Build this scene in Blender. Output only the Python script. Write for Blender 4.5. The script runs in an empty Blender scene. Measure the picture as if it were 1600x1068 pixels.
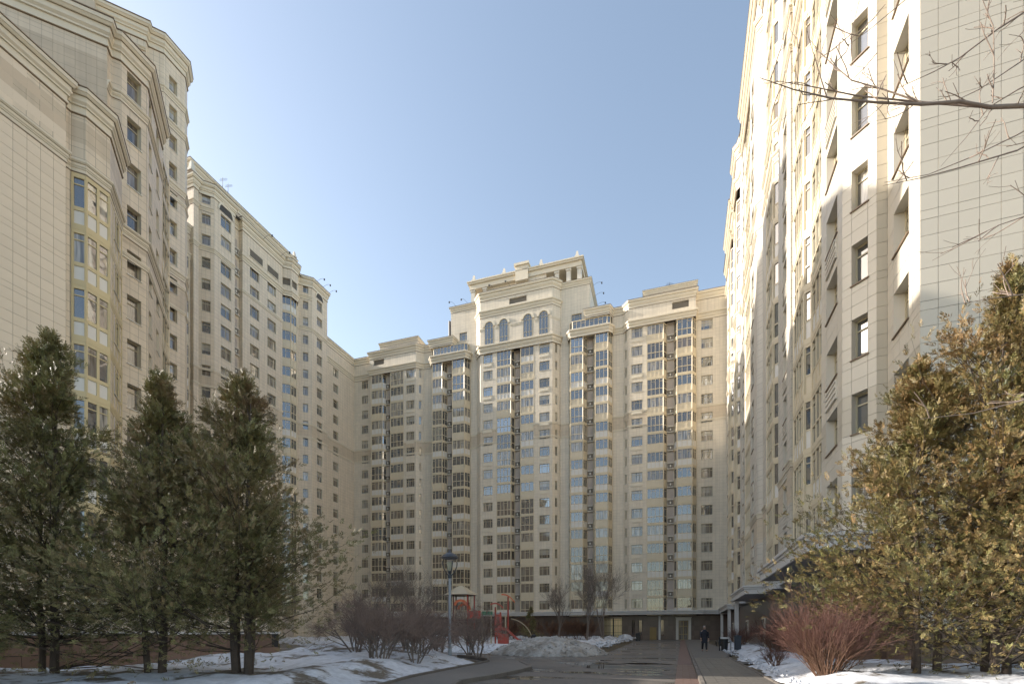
import bpy, math, random
import numpy as np
from mathutils import Vector

# ---------------------------------------------------------------- camera, sky, sun, exposure
scene = bpy.context.scene
col = scene.collection
YAW = math.atan(265 / 755.0)
cam_d = bpy.data.cameras.new('camera')
cam_d.sensor_width = 36.0
cam_d.lens = 755 / 1600 * 36
cam_d.shift_y = (986 - 534) / 1600
cam_d.clip_end = 3000
cam = bpy.data.objects.new('camera', cam_d)
col.objects.link(cam)
cam.location = (0, 0, 1.5)
cam.rotation_euler = (math.pi / 2, 0, YAW)
scene.camera = cam

SUN = Vector((-1.0, -0.14, 0.475)).normalized()      # towards the sun
world = bpy.data.worlds.new('World')
scene.world = world
world.use_nodes = True
wn = world.node_tree
sky = wn.nodes.new('ShaderNodeTexSky')
sky.sky_type = 'NISHITA'
sky.sun_disc = False
sky.sun_elevation = math.asin(SUN.z)
sky.sun_rotation = math.atan2(SUN.x, SUN.y)
sky.air_density = 1.0
sky.dust_density = 1.15
sky.ozone_density = 1.2
bg = wn.nodes['Background']
bg.inputs['Strength'].default_value = 0.115
wb = wn.nodes.new('ShaderNodeMix'); wb.data_type = 'RGBA'; wb.blend_type = 'MULTIPLY'; wb.inputs[0].default_value = 1.0
wb.inputs[7].default_value = (1.10, 1.0, 0.87, 1)      # the camera's warm white balance
wn.links.new(sky.outputs[0], wb.inputs[6]); hs = wn.nodes.new('ShaderNodeHueSaturation'); hs.inputs['Saturation'].default_value = 0.92      # thin high haze
wn.links.new(wb.outputs[2], hs.inputs['Color']); wn.links.new(hs.outputs[0], bg.inputs['Color'])
sl = bpy.data.lights.new('sun', 'SUN')
sl.energy = 3.2
sl.angle = math.radians(0.5)
sl.color = (1.0, 0.92, 0.82)
so = bpy.data.objects.new('sun', sl)
col.objects.link(so)
so.rotation_euler = SUN.to_track_quat('Z', 'Y').to_euler()
so.location = (-60, -20, 90)
vs = scene.view_settings
vs.view_transform = 'Standard'
vs.look = 'None'
vs.gamma = 1.0
vs.use_curve_mapping = False
vs.exposure = 1.62

# ---------------------------------------------------------------- materials
def new_mat(name):
    m = bpy.data.materials.new(name)
    m.use_nodes = True
    nt = m.node_tree
    return m, nt, nt.nodes['Principled BSDF']

def N(nt, t, **kw):
    n = nt.nodes.new(t)
    for k, v in kw.items():
        if k.startswith('i_'):
            key = k[2:]
            n.inputs[int(key) if key.isdigit() else key].default_value = v
        else:
            setattr(n, k, v)
    return n

def math_node(nt, op, a, b=None, clamp=False):
    n = nt.nodes.new('ShaderNodeMath')
    n.operation = op
    n.use_clamp = clamp
    for i, x in enumerate((a, b)):
        if x is None:
            continue
        if isinstance(x, (int, float)):
            n.inputs[i].default_value = x
        else:
            nt.links.new(x, n.inputs[i])
    return n.outputs[0]

def mix_col(nt, fac, a, b, mode='MIX'):
    n = nt.nodes.new('ShaderNodeMix')
    n.data_type = 'RGBA'
    n.blend_type = mode
    for i, x in ((0, fac), (6, a), (7, b)):
        if isinstance(x, (int, float)):
            n.inputs[i].default_value = x
        elif isinstance(x, tuple):
            n.inputs[i].default_value = (*x[:3], 1)
        else:
            nt.links.new(x, n.inputs[i])
    return n.outputs[2]

def noise(nt, scale, detail=4, rough=0.55, coord='Object'):
    tc = nt.nodes.new('ShaderNodeTexCoord')
    n = nt.nodes.new('ShaderNodeTexNoise')
    n.inputs['Scale'].default_value = scale
    n.inputs['Detail'].default_value = detail
    n.inputs['Roughness'].default_value = rough
    nt.links.new(tc.outputs[coord], n.inputs['Vector'])
    return n.outputs['Fac']

def ramp(nt, fac, stops):
    r = nt.nodes.new('ShaderNodeValToRGB')
    el = r.color_ramp.elements
    while len(el) < len(stops):
        el.new(0.5)
    for e, (p, c) in zip(el, stops):
        e.position = p
        e.color = (c, c, c, 1) if isinstance(c, (int, float)) else (*c, 1)
    nt.links.new(fac, r.inputs[0])
    return r.outputs[0]

def bump(nt, bsdf, h, dist=0.01, strength=0.5):
    b = nt.nodes.new('ShaderNodeBump')
    b.inputs['Distance'].default_value = dist
    b.inputs['Strength'].default_value = strength
    nt.links.new(h, b.inputs['Height'])
    nt.links.new(b.outputs[0], bsdf.inputs['Normal'])

def plain(name, c, rough=0.6, var=0.12, scale=1.5, metallic=0.0, bmp=0.0, bscale=30):
    m, nt, b = new_mat(name)
    f = noise(nt, scale)
    c0 = tuple(x * (1 - var) for x in c)
    c1 = tuple(min(1, x * (1 + var)) for x in c)
    cc = mix_col(nt, f, c0, c1)
    nt.links.new(cc, b.inputs['Base Color'])
    b.inputs['Roughness'].default_value = rough
    b.inputs['Metallic'].default_value = metallic
    if bmp:
        bump(nt, b, noise(nt, bscale, 5), bmp, 0.6)
    return m

def tiled(name, c, joint=0.022, tile=0.6, storey=3.33, voff=0.0, jd=0.5, var=0.10, rough=0.5):
    """cladding tiles by UV in metres; an extra short course closes every storey"""
    m, nt, b = new_mat(name)
    uv = nt.nodes.new('ShaderNodeUVMap')
    sp = nt.nodes.new('ShaderNodeSeparateXYZ')
    nt.links.new(uv.outputs[0], sp.inputs[0])
    u, v = sp.outputs[0], sp.outputs[1]
    v2 = math_node(nt, 'ADD', v, 100 * storey - voff)
    vm = math_node(nt, 'MODULO', v2, storey)
    fu = math_node(nt, 'FRACT', math_node(nt, 'DIVIDE', math_node(nt, 'ADD', u, 600.0), tile))
    fv = math_node(nt, 'FRACT', math_node(nt, 'DIVIDE', vm, tile))
    ju = math_node(nt, 'LESS_THAN', fu, joint / tile)
    jv = math_node(nt, 'LESS_THAN', fv, joint / tile)
    j = math_node(nt, 'MAXIMUM', ju, jv)
    cu = math_node(nt, 'FLOOR', math_node(nt, 'DIVIDE', math_node(nt, 'ADD', u, 600.0), tile))
    cv = math_node(nt, 'FLOOR', math_node(nt, 'DIVIDE', v2, tile))
    cb = nt.nodes.new('ShaderNodeCombineXYZ')
    nt.links.new(cu, cb.inputs[0]); nt.links.new(cv, cb.inputs[1])
    wnz = nt.nodes.new('ShaderNodeTexWhiteNoise')
    wnz.noise_dimensions = '2D'
    nt.links.new(cb.outputs[0], wnz.inputs['Vector'])
    big = noise(nt, 0.12, 5, 0.6)
    f = math_node(nt, 'ADD', math_node(nt, 'MULTIPLY', wnz.outputs[0], 0.45), math_node(nt, 'MULTIPLY', big, 0.55))
    cc = mix_col(nt, f, tuple(x * (1 - var) for x in c), tuple(x * (1 + var) for x in c))
    # faint rain streaks: tall thin noise
    mp = nt.nodes.new('ShaderNodeMapping')
    mp.inputs['Scale'].default_value = (2.2, 2.2, 0.12)
    tc = nt.nodes.new('ShaderNodeTexCoord')
    nt.links.new(tc.outputs['Object'], mp.inputs[0])
    ns = nt.nodes.new('ShaderNodeTexNoise')
    ns.inputs['Scale'].default_value = 1.0
    ns.inputs['Detail'].default_value = 5
    nt.links.new(mp.outputs[0], ns.inputs['Vector'])
    st = ramp(nt, ns.outputs['Fac'], [(0.42, 0.0), (0.75, 1.0)])
    cc = mix_col(nt, math_node(nt, 'MULTIPLY', st, 0.34), cc, tuple(x * 0.62 for x in c))
    cc = mix_col(nt, math_node(nt, 'MULTIPLY', j, jd), cc, tuple(x * 0.25 for x in c))
    nt.links.new(cc, b.inputs['Base Color'])
    b.inputs['Roughness'].default_value = rough
    inv = math_node(nt, 'SUBTRACT', 1.0, j)
    bump(nt, b, inv, 0.01, 0.6)
    return m

def glass(name, inner, gloss=0.22, curtain=None):
    m = bpy.data.materials.new(name)
    m.use_nodes = True
    nt = m.node_tree
    nt.nodes.clear()
    out = nt.nodes.new('ShaderNodeOutputMaterial')
    d = nt.nodes.new('ShaderNodeBsdfDiffuse')
    g = nt.nodes.new('ShaderNodeBsdfGlossy')
    g.inputs['Roughness'].default_value = 0.03
    g.inputs['Color'].default_value = (0.92, 0.95, 0.97, 1)
    mx = nt.nodes.new('ShaderNodeMixShader')
    lw = nt.nodes.new('ShaderNodeFresnel')
    lw.inputs[0].default_value = 1.5
    fac = math_node(nt, 'ADD', lw.outputs[0], gloss, True)
    nt.links.new(fac, mx.inputs[0])
    mp = nt.nodes.new('ShaderNodeMapping')
    mp.inputs['Scale'].default_value = (6.0, 6.0, 0.35)
    tc = nt.nodes.new('ShaderNodeTexCoord')
    oi = nt.nodes.new('ShaderNodeObjectInfo')
    nt.links.new(tc.outputs['Object'], mp.inputs[0])
    cb = nt.nodes.new('ShaderNodeCombineXYZ')
    nt.links.new(math_node(nt, 'MULTIPLY', oi.outputs['Random'], 50.0), cb.inputs[0])
    nt.links.new(cb.outputs[0], mp.inputs['Location'])
    ns = nt.nodes.new('ShaderNodeTexNoise')
    ns.inputs['Scale'].default_value = 1.0
    nt.links.new(mp.outputs[0], ns.inputs['Vector'])
    c2 = curtain or tuple(x * 2.2 for x in inner)
    f = ramp(nt, ns.outputs['Fac'], [(0.4, 0.0), (0.62, 1.0)])
    cc = mix_col(nt, f, inner, c2)
    nt.links.new(cc, d.inputs[0])
    # the two sheets of a double pane are never quite flat
    nb = nt.nodes.new('ShaderNodeTexNoise')
    nb.inputs['Scale'].default_value = 0.7
    nt.links.new(tc.outputs['Object'], nb.inputs['Vector'])
    bp = nt.nodes.new('ShaderNodeBump')
    bp.inputs['Distance'].default_value = 0.02
    bp.inputs['Strength'].default_value = 0.35
    nt.links.new(nb.outputs['Fac'], bp.inputs['Height'])
    nt.links.new(bp.outputs[0], g.inputs['Normal'])
    nt.links.new(d.outputs[0], mx.inputs[1]); nt.links.new(g.outputs[0], mx.inputs[2])
    nt.links.new(mx.outputs[0], out.inputs[0])
    return m

M = {}
M['stone'] = tiled('cream_tile', (0.68, 0.605, 0.485))
M['stone_left'] = tiled('beige_tile', (0.68, 0.585, 0.455), joint=0.03, jd=0.6)
M['tan'] = tiled('tan_tile', (0.57, 0.48, 0.36))
M['lgrey'] = tiled('pale_grey_tile', (0.64, 0.55, 0.43))
M['rstone'] = tiled('pale_tile', (0.57, 0.525, 0.445), joint=0.03, jd=0.6)
M['grey'] = tiled('grey_tile', (0.54, 0.455, 0.345))
M['granite'] = tiled('brown_granite', (0.15, 0.105, 0.082), joint=0.015, tile=0.9, storey=100, jd=0.6, var=0.35, rough=0.28)
M['trim'] = plain('moulded_stone', (0.66, 0.595, 0.475), 0.55, 0.10, 0.4)
M['trim_w'] = plain('pale_stone', (0.62, 0.58, 0.50), 0.5, 0.08, 0.5)
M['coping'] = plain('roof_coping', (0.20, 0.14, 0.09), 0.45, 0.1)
M['yellow'] = plain('yellow_metal', (0.60, 0.515, 0.365), 0.42, 0.10, 0.6)
M['gold'] = plain('golden_metal', (0.58, 0.475, 0.27), 0.42, 0.12, 0.8)
M['pan_y'] = plain('yellow_panel', (0.62, 0.54, 0.40), 0.35, 0.10, 0.5)
M['pan_w'] = plain('white_panel', (0.66, 0.635, 0.59), 0.3, 0.08, 0.5)
M['frame'] = plain('cream_frame', (0.47, 0.41, 0.28), 0.45, 0.08)
M['blind'] = glass('blind_behind_glass', (.30, .28, .24), .08, (.42, .40, .36))
M['gframe'] = plain('maroon_frame', (0.10, 0.045, 0.035), 0.5, 0.1)
M['sill'] = plain('sill_metal', (0.66, 0.64, 0.58), 0.4, 0.05)
M['louver'] = plain('louver_metal', (0.19, 0.165, 0.13), 0.6, 0.15, 3)
M['dark'] = plain('dark_metal', (0.035, 0.033, 0.032), 0.5, 0.2)
M['mauve'] = plain('niche_plaster', (0.50, 0.44, 0.39), 0.8, 0.2, 0.8, bmp=0.01)
M['canopy'] = plain('canopy_stone', (0.62, 0.60, 0.57), 0.5, 0.12, 0.5)
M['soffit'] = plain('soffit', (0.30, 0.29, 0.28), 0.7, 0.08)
M['roof'] = plain('roof_felt', (0.12, 0.12, 0.12), 0.9)
M['g0'] = glass('glass_dark', (0.05, 0.043, 0.037), 0.11, (0.13, 0.11, 0.09))
M['g1'] = glass('glass_curtained', (0.10, 0.088, 0.074), 0.10, (0.42, 0.39, 0.34))
M['g2'] = glass('glass_coated', (0.09, 0.085, 0.08), 0.17, (0.06, 0.065, 0.075))
M['g3'] = glass('glass_brown', (0.12, 0.098, 0.076), 0.08, (0.26, 0.225, 0.185))
M['g4'] = glass('glass_mirrored', (0.04, 0.045, 0.05), 0.30, (0.06, 0.06, 0.06))
GL = [M['g0'], M['g1'], M['g2'], M['g3'], M['g4']]

# ---------------------------------------------------------------- mesh helpers
def wloc(o):
    v = Vector((0, 0, 0))
    while o is not None:
        v = v + o.location
        o = o.parent
    return v

class MB:
    def __init__(s):
        s.v = []; s.f = []; s.m = []; s.uv = []
    def poly(s, pts, mi=0, uv=None):
        n = len(s.v)
        s.v.extend([tuple(p) for p in pts])
        s.f.append(tuple(range(n, n + len(pts))))
        s.m.append(mi)
        s.uv.append(uv or [(0.1, 0.1)] * len(pts))
    def wallquad(s, a, b, z0, z1, u0, u1, mi=0):
        s.poly([(a[0], a[1], z0), (b[0], b[1], z0), (b[0], b[1], z1), (a[0], a[1], z1)], mi,
               [(u0, z0), (u1, z0), (u1, z1), (u0, z1)])
    def obox(s, o, d, l0, l1, n0, n1, z0, z1, mi=0):
        """box along 2-D direction d from o, between l0..l1, outward n0..n1"""
        n = (d[1], -d[0])
        P = lambda l, k, z: (o[0] + d[0] * l + n[0] * k, o[1] + d[1] * l + n[1] * k, z)
        c = [P(l, k, z) for z in (z0, z1) for (l, k) in ((l0, n0), (l1, n0), (l1, n1), (l0, n1))]
        for q in ((0, 1, 2, 3), (4, 7, 6, 5), (0, 4, 5, 1), (1, 5, 6, 2), (2, 6, 7, 3), (3, 7, 4, 0)):
            L = abs(l1 - l0)
            s.poly([c[i] for i in q], mi, [(0, z0), (L, z0), (L, z1), (0, z1)])
    def box(s, x0, x1, y0, y1, z0, z1, mi=0):
        s.obox((0, 0), (1, 0), x0, x1, -y1, -y0, z0, z1, mi)
    def tube(s, a, b, r0, r1=None, n=8, mi=0, caps=True):
        a = Vector(a); b = Vector(b)
        r1 = r0 if r1 is None else r1
        d = (b - a).normalized()
        x = d.cross(Vector((0, 0, 1)))
        if x.length < 1e-3:
            x = Vector((1, 0, 0))
        x.normalize(); y = d.cross(x)
        ra = []; rb = []
        for i in range(n):
            t = 2 * math.pi * i / n
            w = x * math.cos(t) + y * math.sin(t)
            ra.append(a + w * r0); rb.append(b + w * r1)
        for i in range(n):
            k = (i + 1) % n
            s.poly([ra[i], ra[k], rb[k], rb[i]], mi)
        if caps:
            s.poly(ra[::-1], mi); s.poly(rb, mi)
    def path_tube(s, pts, r, n=6, mi=0):
        for i in range(len(pts) - 1):
            ra = r[i] if isinstance(r, (list, tuple)) else r
            rb = r[i + 1] if isinstance(r, (list, tuple)) else r
            s.tube(pts[i], pts[i + 1], ra, rb, n, mi)
    def lathe(s, o, prof, n=16, mi=0):
        """prof: list of (radius, z)"""
        for i in range(len(prof) - 1):
            (ra, za), (rb, zb) = prof[i], prof[i + 1]
            for k in range(n):
                t0 = 2 * math.pi * k / n; t1 = 2 * math.pi * (k + 1) / n
                p = [(o[0] + ra * math.cos(t0), o[1] + ra * math.sin(t0), o[2] + za), (o[0] + ra * math.cos(t1), o[1] + ra * math.sin(t1), o[2] + za),
                     (o[0] + rb * math.cos(t1), o[1] + rb * math.sin(t1), o[2] + zb), (o[0] + rb * math.cos(t0), o[1] + rb * math.sin(t0), o[2] + zb)]
                if ra < 1e-5: p = p[1:]
                elif rb < 1e-5: p = p[:3]
                s.poly(p, mi)
    def mesh(s, name, mats, off=(0, 0, 0), smooth=False):
        me = bpy.data.meshes.new(name)
        ox, oy, oz = off
        me.from_pydata([(x - ox, y - oy, z - oz) for x, y, z in s.v], [], s.f)
        for m in mats:
            me.materials.append(m)
        me.polygons.foreach_set('material_index', s.m)
        uvl = me.uv_layers.new(name='UVMap')
        flat = [c for f in s.uv for p in f for c in p]
        uvl.data.foreach_set('uv', flat)
        if smooth:
            me.polygons.foreach_set('use_smooth', [True] * len(s.f))
        me.update()
        return me
    def build(s, name, mats, parent=None, smooth=False, loc=None):
        """verts are in world space; the object's origin is put at loc (or the parent's place)"""
        if not isinstance(mats, (list, tuple)):
            mats = [mats]
        base = wloc(parent) if parent else Vector((0, 0, 0))
        o3 = Vector(loc) if loc is not None else base
        me = s.mesh(name, mats, o3, smooth)
        o = bpy.data.objects.new(name, me)
        col.objects.link(o)
        o.parent = parent
        o.location = o3 - base
        return o

def tag(o, label=None, cat=None, group=None, kind=None):
    if label: o['label'] = label
    if cat: o['category'] = cat
    if group: o['group'] = group
    if kind: o['kind'] = kind
    return o

def empty(name, loc, label=None, cat=None, group=None):
    o = bpy.data.objects.new(name, None)
    col.objects.link(o)
    o.location = loc
    o.empty_display_size = 0.3
    return tag(o, label, cat, group)

def inst(name, mesh, parent, loc, rz=0.0, mat=None):
    """an object sharing a mesh, placed at world loc under parent (which is not rotated)"""
    o = bpy.data.objects.new(name, mesh)
    col.objects.link(o)
    o.parent = parent
    o.location = Vector(loc) - wloc(parent)
    o.rotation_euler = (0, 0, rz)
    if mat is not None:
        o.material_slots[0].link = 'OBJECT'
        o.material_slots[0].material = mat
    return o

def child(name, mesh, parent, mat=None, loc=(0, 0, 0)):
    o = bpy.data.objects.new(name, mesh)
    col.objects.link(o)
    o.parent = parent
    o.location = loc
    if mat is not None:
        o.material_slots[0].link = 'OBJECT'
        o.material_slots[0].material = mat
    return o

def dirof(a, b):
    dx, dy = b[0] - a[0], b[1] - a[1]
    L = math.hypot(dx, dy)
    return (dx / L, dy / L), L

def offset_path(path, off):
    out = []
    n = len(path)
    for i, p in enumerate(path):
        ns = []
        if i > 0:
            d, _ = dirof(path[i - 1], p); ns.append((d[1], -d[0]))
        if i < n - 1:
            d, _ = dirof(p, path[i + 1]); ns.append((d[1], -d[0]))
        if len(ns) == 1:
            m = ns[0]
        else:
            dt = ns[0][0] * ns[1][0] + ns[0][1] * ns[1][1]
            k = 1 / max(0.35, 1 + dt)
            m = ((ns[0][0] + ns[1][0]) * k, (ns[0][1] + ns[1][1]) * k)
        out.append((p[0] + m[0] * off, p[1] + m[1] * off))
    return out

def sweep(mb, path, prof, mi=0, caps=True):
    rings = [(offset_path(path, o), z, o) for o, z in prof]
    for k in range(len(rings) - 1):
        A, za, _ = rings[k]; B, zb, _ = rings[k + 1]
        u = 0
        for i in range(len(path) - 1):
            _, L = dirof(path[i], path[i + 1])
            mb.poly([(*A[i], za), (*A[i + 1], za), (*B[i + 1], zb), (*B[i], zb)], mi,
                    [(u, za), (u + L, za), (u + L, zb), (u, zb)])
            u += L
    if caps:
        for e in (0, -1):
            mb.poly([(*r[0][e], r[1]) for r in rings], mi)

def cornice(parent, path, z, big=1.0, coping=True, name='cornice', mat='trim'):
    """a stepped moulding, 1.4*big tall, run along the path"""
    b = big
    pr = [(-0.05, 0), (.09 * b, 0), (.09 * b, .13 * b), (.05 * b, .15 * b), (.05 * b, .42 * b), (.14 * b, .44 * b), (.14 * b, .54 * b), (.24 * b, .66 * b),
          (.24 * b, .74 * b), (.20 * b, .76 * b), (.20 * b, .98 * b), (.30 * b, 1.0 * b), (.38 * b, 1.12 * b), (.42 * b, 1.14 * b), (.42 * b, 1.36 * b), (-0.3, 1.40 * b)]
    mb = MB()
    sweep(mb, path, [(o, z + dz) for o, dz in pr], 0)
    ms = [M[mat]]
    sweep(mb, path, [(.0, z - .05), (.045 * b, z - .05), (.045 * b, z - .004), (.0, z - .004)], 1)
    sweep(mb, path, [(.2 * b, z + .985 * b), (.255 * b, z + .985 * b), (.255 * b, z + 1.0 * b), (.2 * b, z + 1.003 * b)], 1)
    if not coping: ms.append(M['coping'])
    if coping:
        sweep(mb, path, [(.38 * b, z + 1.375 * b), (.46 * b, z + 1.375 * b), (.46 * b, z + 1.43 * b), (-.3, z + 1.47 * b)], 1)
        ms.append(M['coping'])
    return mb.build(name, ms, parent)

def string(parent, path, z, h=0.42, d=0.16, name='string_course', mat='trim'):
    mb = MB()
    sweep(mb, path, [(-.02, z), (d * .5, z), (d * .5, z + h * .35), (d * .8, z + h * .45), (d * .8, z + h * .6), (d, z + h * .7), (d, z + h), (-.02, z + h + .03)], 0)
    return mb.build(name, [M[mat]], parent)

# ---------------------------------------------------------------- windows, balconies
_wcache = {}
def window_meshes(w, h, kind, depth):
    key = (round(w, 2), round(h, 2), kind, round(depth, 2))
    if key in _wcache:
        return _wcache[key]
    fr = MB(); b = 0.065
    X = (1, 0); O = (0, 0)
    # in obox the outward side is -y
    def bar(x0, x1, z0, z1, y0=-0.03, y1=0.06):
        fr.obox(O, X, x0, x1, -y1, -y0, z0, z1, 0)
    hw = w / 2
    bar(-hw, -hw + b, 0, h); bar(hw - b, hw, 0, h); bar(-hw + b, hw - b, 0, b); bar(-hw + b, hw - b, h - b, h)
    if kind == 'three':
        xs = [-hw + w * .25, hw - w * .25]; tz = h * .74
    elif kind == 'two':
        xs = [w * .06]; tz = h * .76
    elif kind == 'one':
        xs = []; tz = h * .74
    else:
        xs = [0.0]; tz = None
    for x in xs:
        bar(x - .03, x + .03, b, h - b, -0.02, 0.05)
    if tz:
        bar(-hw + b, hw - b, tz - .03, tz + .03, -0.015, 0.045)
    pane = MB()
    pane.poly([(-hw, .03, 0), (hw, .03, 0), (hw, .03, h), (-hw, .03, h)], 0)
    si = MB()
    si.obox(O, X, -hw - .05, hw + .05, -0.02, depth + .07, -.05, 0.0, 0)
    r = (fr.mesh('window', [M['frame']]), pane.mesh('pane', [M['g0']]), si.mesh('sill', [M['sill']]))
    _wcache[key] = r
    return r

rnd = random.Random(7)
def pick_glass(z, mood):
    """mood: dict of weights by height"""
    r = rnd.random()
    acc = 0
    for m, w in mood(z):
        acc += w
        if r < acc:
            return M[m]
    return M['g0']

def add_window(parent, p, d, z, w, h, kind, depth, gm):
    fr, pa, si = window_meshes(w, h, kind, depth)
    a = math.atan2(d[1], d[0])
    n = (d[1], -d[0])
    q = (p[0] - n[0] * depth, p[1] - n[1] * depth, z)
    o = inst('window', fr, parent, q, a)
    child('pane', pa, o, gm)
    child('sill', si, o, M['coping'] if parent.get('dark_sills') else None)
    if rnd.random() < .34 and w > .8:
        bh = rnd.choice((.3, .45, .62, 1.0)); key = ('b', round(w, 2), round(h, 2), bh)
        if key not in _wcache:
            b = MB(); hw = w / 2 - .05
            b.poly([(-hw, .026, h * (1 - bh)), (hw if bh < 1 else -hw * .2, .026, h * (1 - bh)), (hw if bh < 1 else -hw * .2, .026, h), (-hw, .026, h)])
            _wcache[key] = b.mesh('blind', [M['blind']])
        child('blind', _wcache[key], o)
    return o

def wall(parent, path, z0, z1, ops=None, bands=(), mats=('stone', 'tan', 'trim_w'), u_off=0.0, mood=None, name='wall', tilelist=None):
    """path: plan points, outward to the right. ops: {edge: [(u0,u1,[(z,h)..],kind,depth)]}.
    bands: (za, zb, material index). Returns the wall object; windows become children of parent."""
    mb = MB()
    ops = ops or {}
    cuts = sorted({z for a, b, _ in bands for z in (a, b) if z0 < z < z1})
    def band_at(z):
        for a, b, mi in bands:
            if a <= z < b:
                return mi
        return 0
    def vquad(a, b, za, zb, ua, ub):
        zs = [za] + [c for c in cuts if za < c < zb] + [zb]
        for k in range(len(zs) - 1):
            mb.wallquad(a, b, zs[k], zs[k + 1], ua, ub, band_at((zs[k] + zs[k + 1]) / 2))
    U = u_off
    for i in range(len(path) - 1):
        a, b = path[i], path[i + 1]
        d, L = dirof(a, b)
        n = (d[1], -d[0])
        at = lambda u: (a[0] + d[0] * u, a[1] + d[1] * u)
        cu = 0.0
        for (u0, u1, rows, kind, dep) in sorted(ops.get(i, []), key=lambda t: t[0]):
            if u0 > cu:
                vquad(at(cu), at(u0), z0, z1, U + cu, U + u0)
            cz = z0
            for (rz, rh) in sorted(rows):
                if rz < z0 or rz + rh > z1:
                    continue
                vquad(at(u0), at(u1), cz, rz, U + u0, U + u1)
                A, B = at(u0), at(u1)
                A2 = (A[0] - n[0] * dep, A[1] - n[1] * dep); B2 = (B[0] - n[0] * dep, B[1] - n[1] * dep)
                zt = rz + rh
                mb.poly([(*A, rz), (*A2, rz), (*A2, zt), (*A, zt)], 2)
                mb.poly([(*B2, rz), (*B, rz), (*B, zt), (*B2, zt)], 2)
                mb.poly([(*A, rz), (*B, rz), (*B2, rz), (*A2, rz)], 2)
                mb.poly([(*A2, zt), (*B2, zt), (*B, zt), (*A, zt)], 2)
                if kind == 'louver':
                    lb = MB()
                    nsl = max(4, int(rh / .14))
                    for k in range(nsl):
                        zz = rz + rh * k / nsl
                        lb.obox(A2, d, 0, u1 - u0, 0, .05, zz + .02, zz + rh / nsl - .015, 0)
                    lb.obox(A2, d, 0, u1 - u0, -.03, 0, rz, zt, 1)
                    lb.build('louver', [M['louver'], M['dark']], parent)
                elif kind == 'hole':
                    pass
                else:
                    mid = at((u0 + u1) / 2)
                    add_window(parent, mid, d, rz, u1 - u0, rh, kind, dep, pick_glass(rz, mood))
                cz = zt
            vquad(at(u0), at(u1), cz, z1, U + u0, U + u1)
            cu = u1
        if cu < L:
            vquad(at(cu), b, z0, z1, U + cu, U + L)
        U += L
    return mb.build(name, [M[m] for m in mats], parent)

_bcache = {}
def balcony_meshes(poly, variant, hh=3.33, top=0.18):
    """glazed bay storey along the plan polyline; z = 0 at the head of the glass"""
    o = poly[0]
    P = [(p[0] - o[0], p[1] - o[1]) for p in poly]
    key = (tuple((round(x, 2), round(y, 2)) for x, y in P), variant)
    if key in _bcache:
        return _bcache[key]
    fr = MB(); pa = MB(); sp = MB()
    g1 = 0.0; zb = -hh + top + .34; mid = -1.72
    segs = [(P[i], P[i + 1]) for i in range(len(P) - 1)]
    full = variant.startswith('full')
    for a, b in segs:
        d, L = dirof(a, b)
        fr.obox(a, d, -.02, L + .02, -.12, .03, g1, g1 + top, 0)
        fr.obox(a, d, -.02, L + .02, -.12, .05, -hh + top, zb, 0)
        fr.obox(a, d, 0, L, -.08, .01, mid - .05, mid + .05, 0)
        nm = max(1, int(round(L / .78)))
        for k in range(nm + 1):
            u = L * k / nm
            wd = .075 if k in (0, nm) else .035
            fr.obox(a, d, u - wd, u + wd, -.1, .025, zb, g1, 0)
        # opening lights: a slim inner frame on every other field
        for k in range(nm):
            if (k + int(L * 10)) % 2 == 0:
                u0 = L * k / nm + .06; u1 = L * (k + 1) / nm - .06
                fr.obox(a, d, u0, u1, -.06, .0, -.42, -.37, 0)
        n = (d[1], -d[0])
        def q(z0, z1, k, m):
            m.poly([(a[0] + n[0] * k, a[1] + n[1] * k, z0), (b[0] + n[0] * k, b[1] + n[1] * k, z0),
                    (b[0] + n[0] * k, b[1] + n[1] * k, z1), (a[0] + n[0] * k, a[1] + n[1] * k, z1)], 0)
        q(mid, g1, -.05, pa)
        if full:
            q(zb, mid, -.055, pa)
        else:
            q(zb, mid, -.02, sp)
    # floor slab closes the bay
    r = (fr.mesh('balcony', [M['yellow']]), pa.mesh('pane', [M['g0']]),
         sp.mesh('spandrel_panel', [M['pan_y']]) if sp.f else None)
    _bcache[key] = r
    return r

def balcony(parent, poly, ztop, variant, gm, ym='yellow'):
    fr, pa, sp = balcony_meshes(poly, variant)
    o = inst('glazed_balcony', fr, parent, (poly[0][0], poly[0][1], ztop))
    child('pane', pa, o, gm)
    if sp is not None:
        child('spandrel_panel', sp, o, M['pan_w'] if variant == 'white' else M['pan_y'])
    return o

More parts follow.
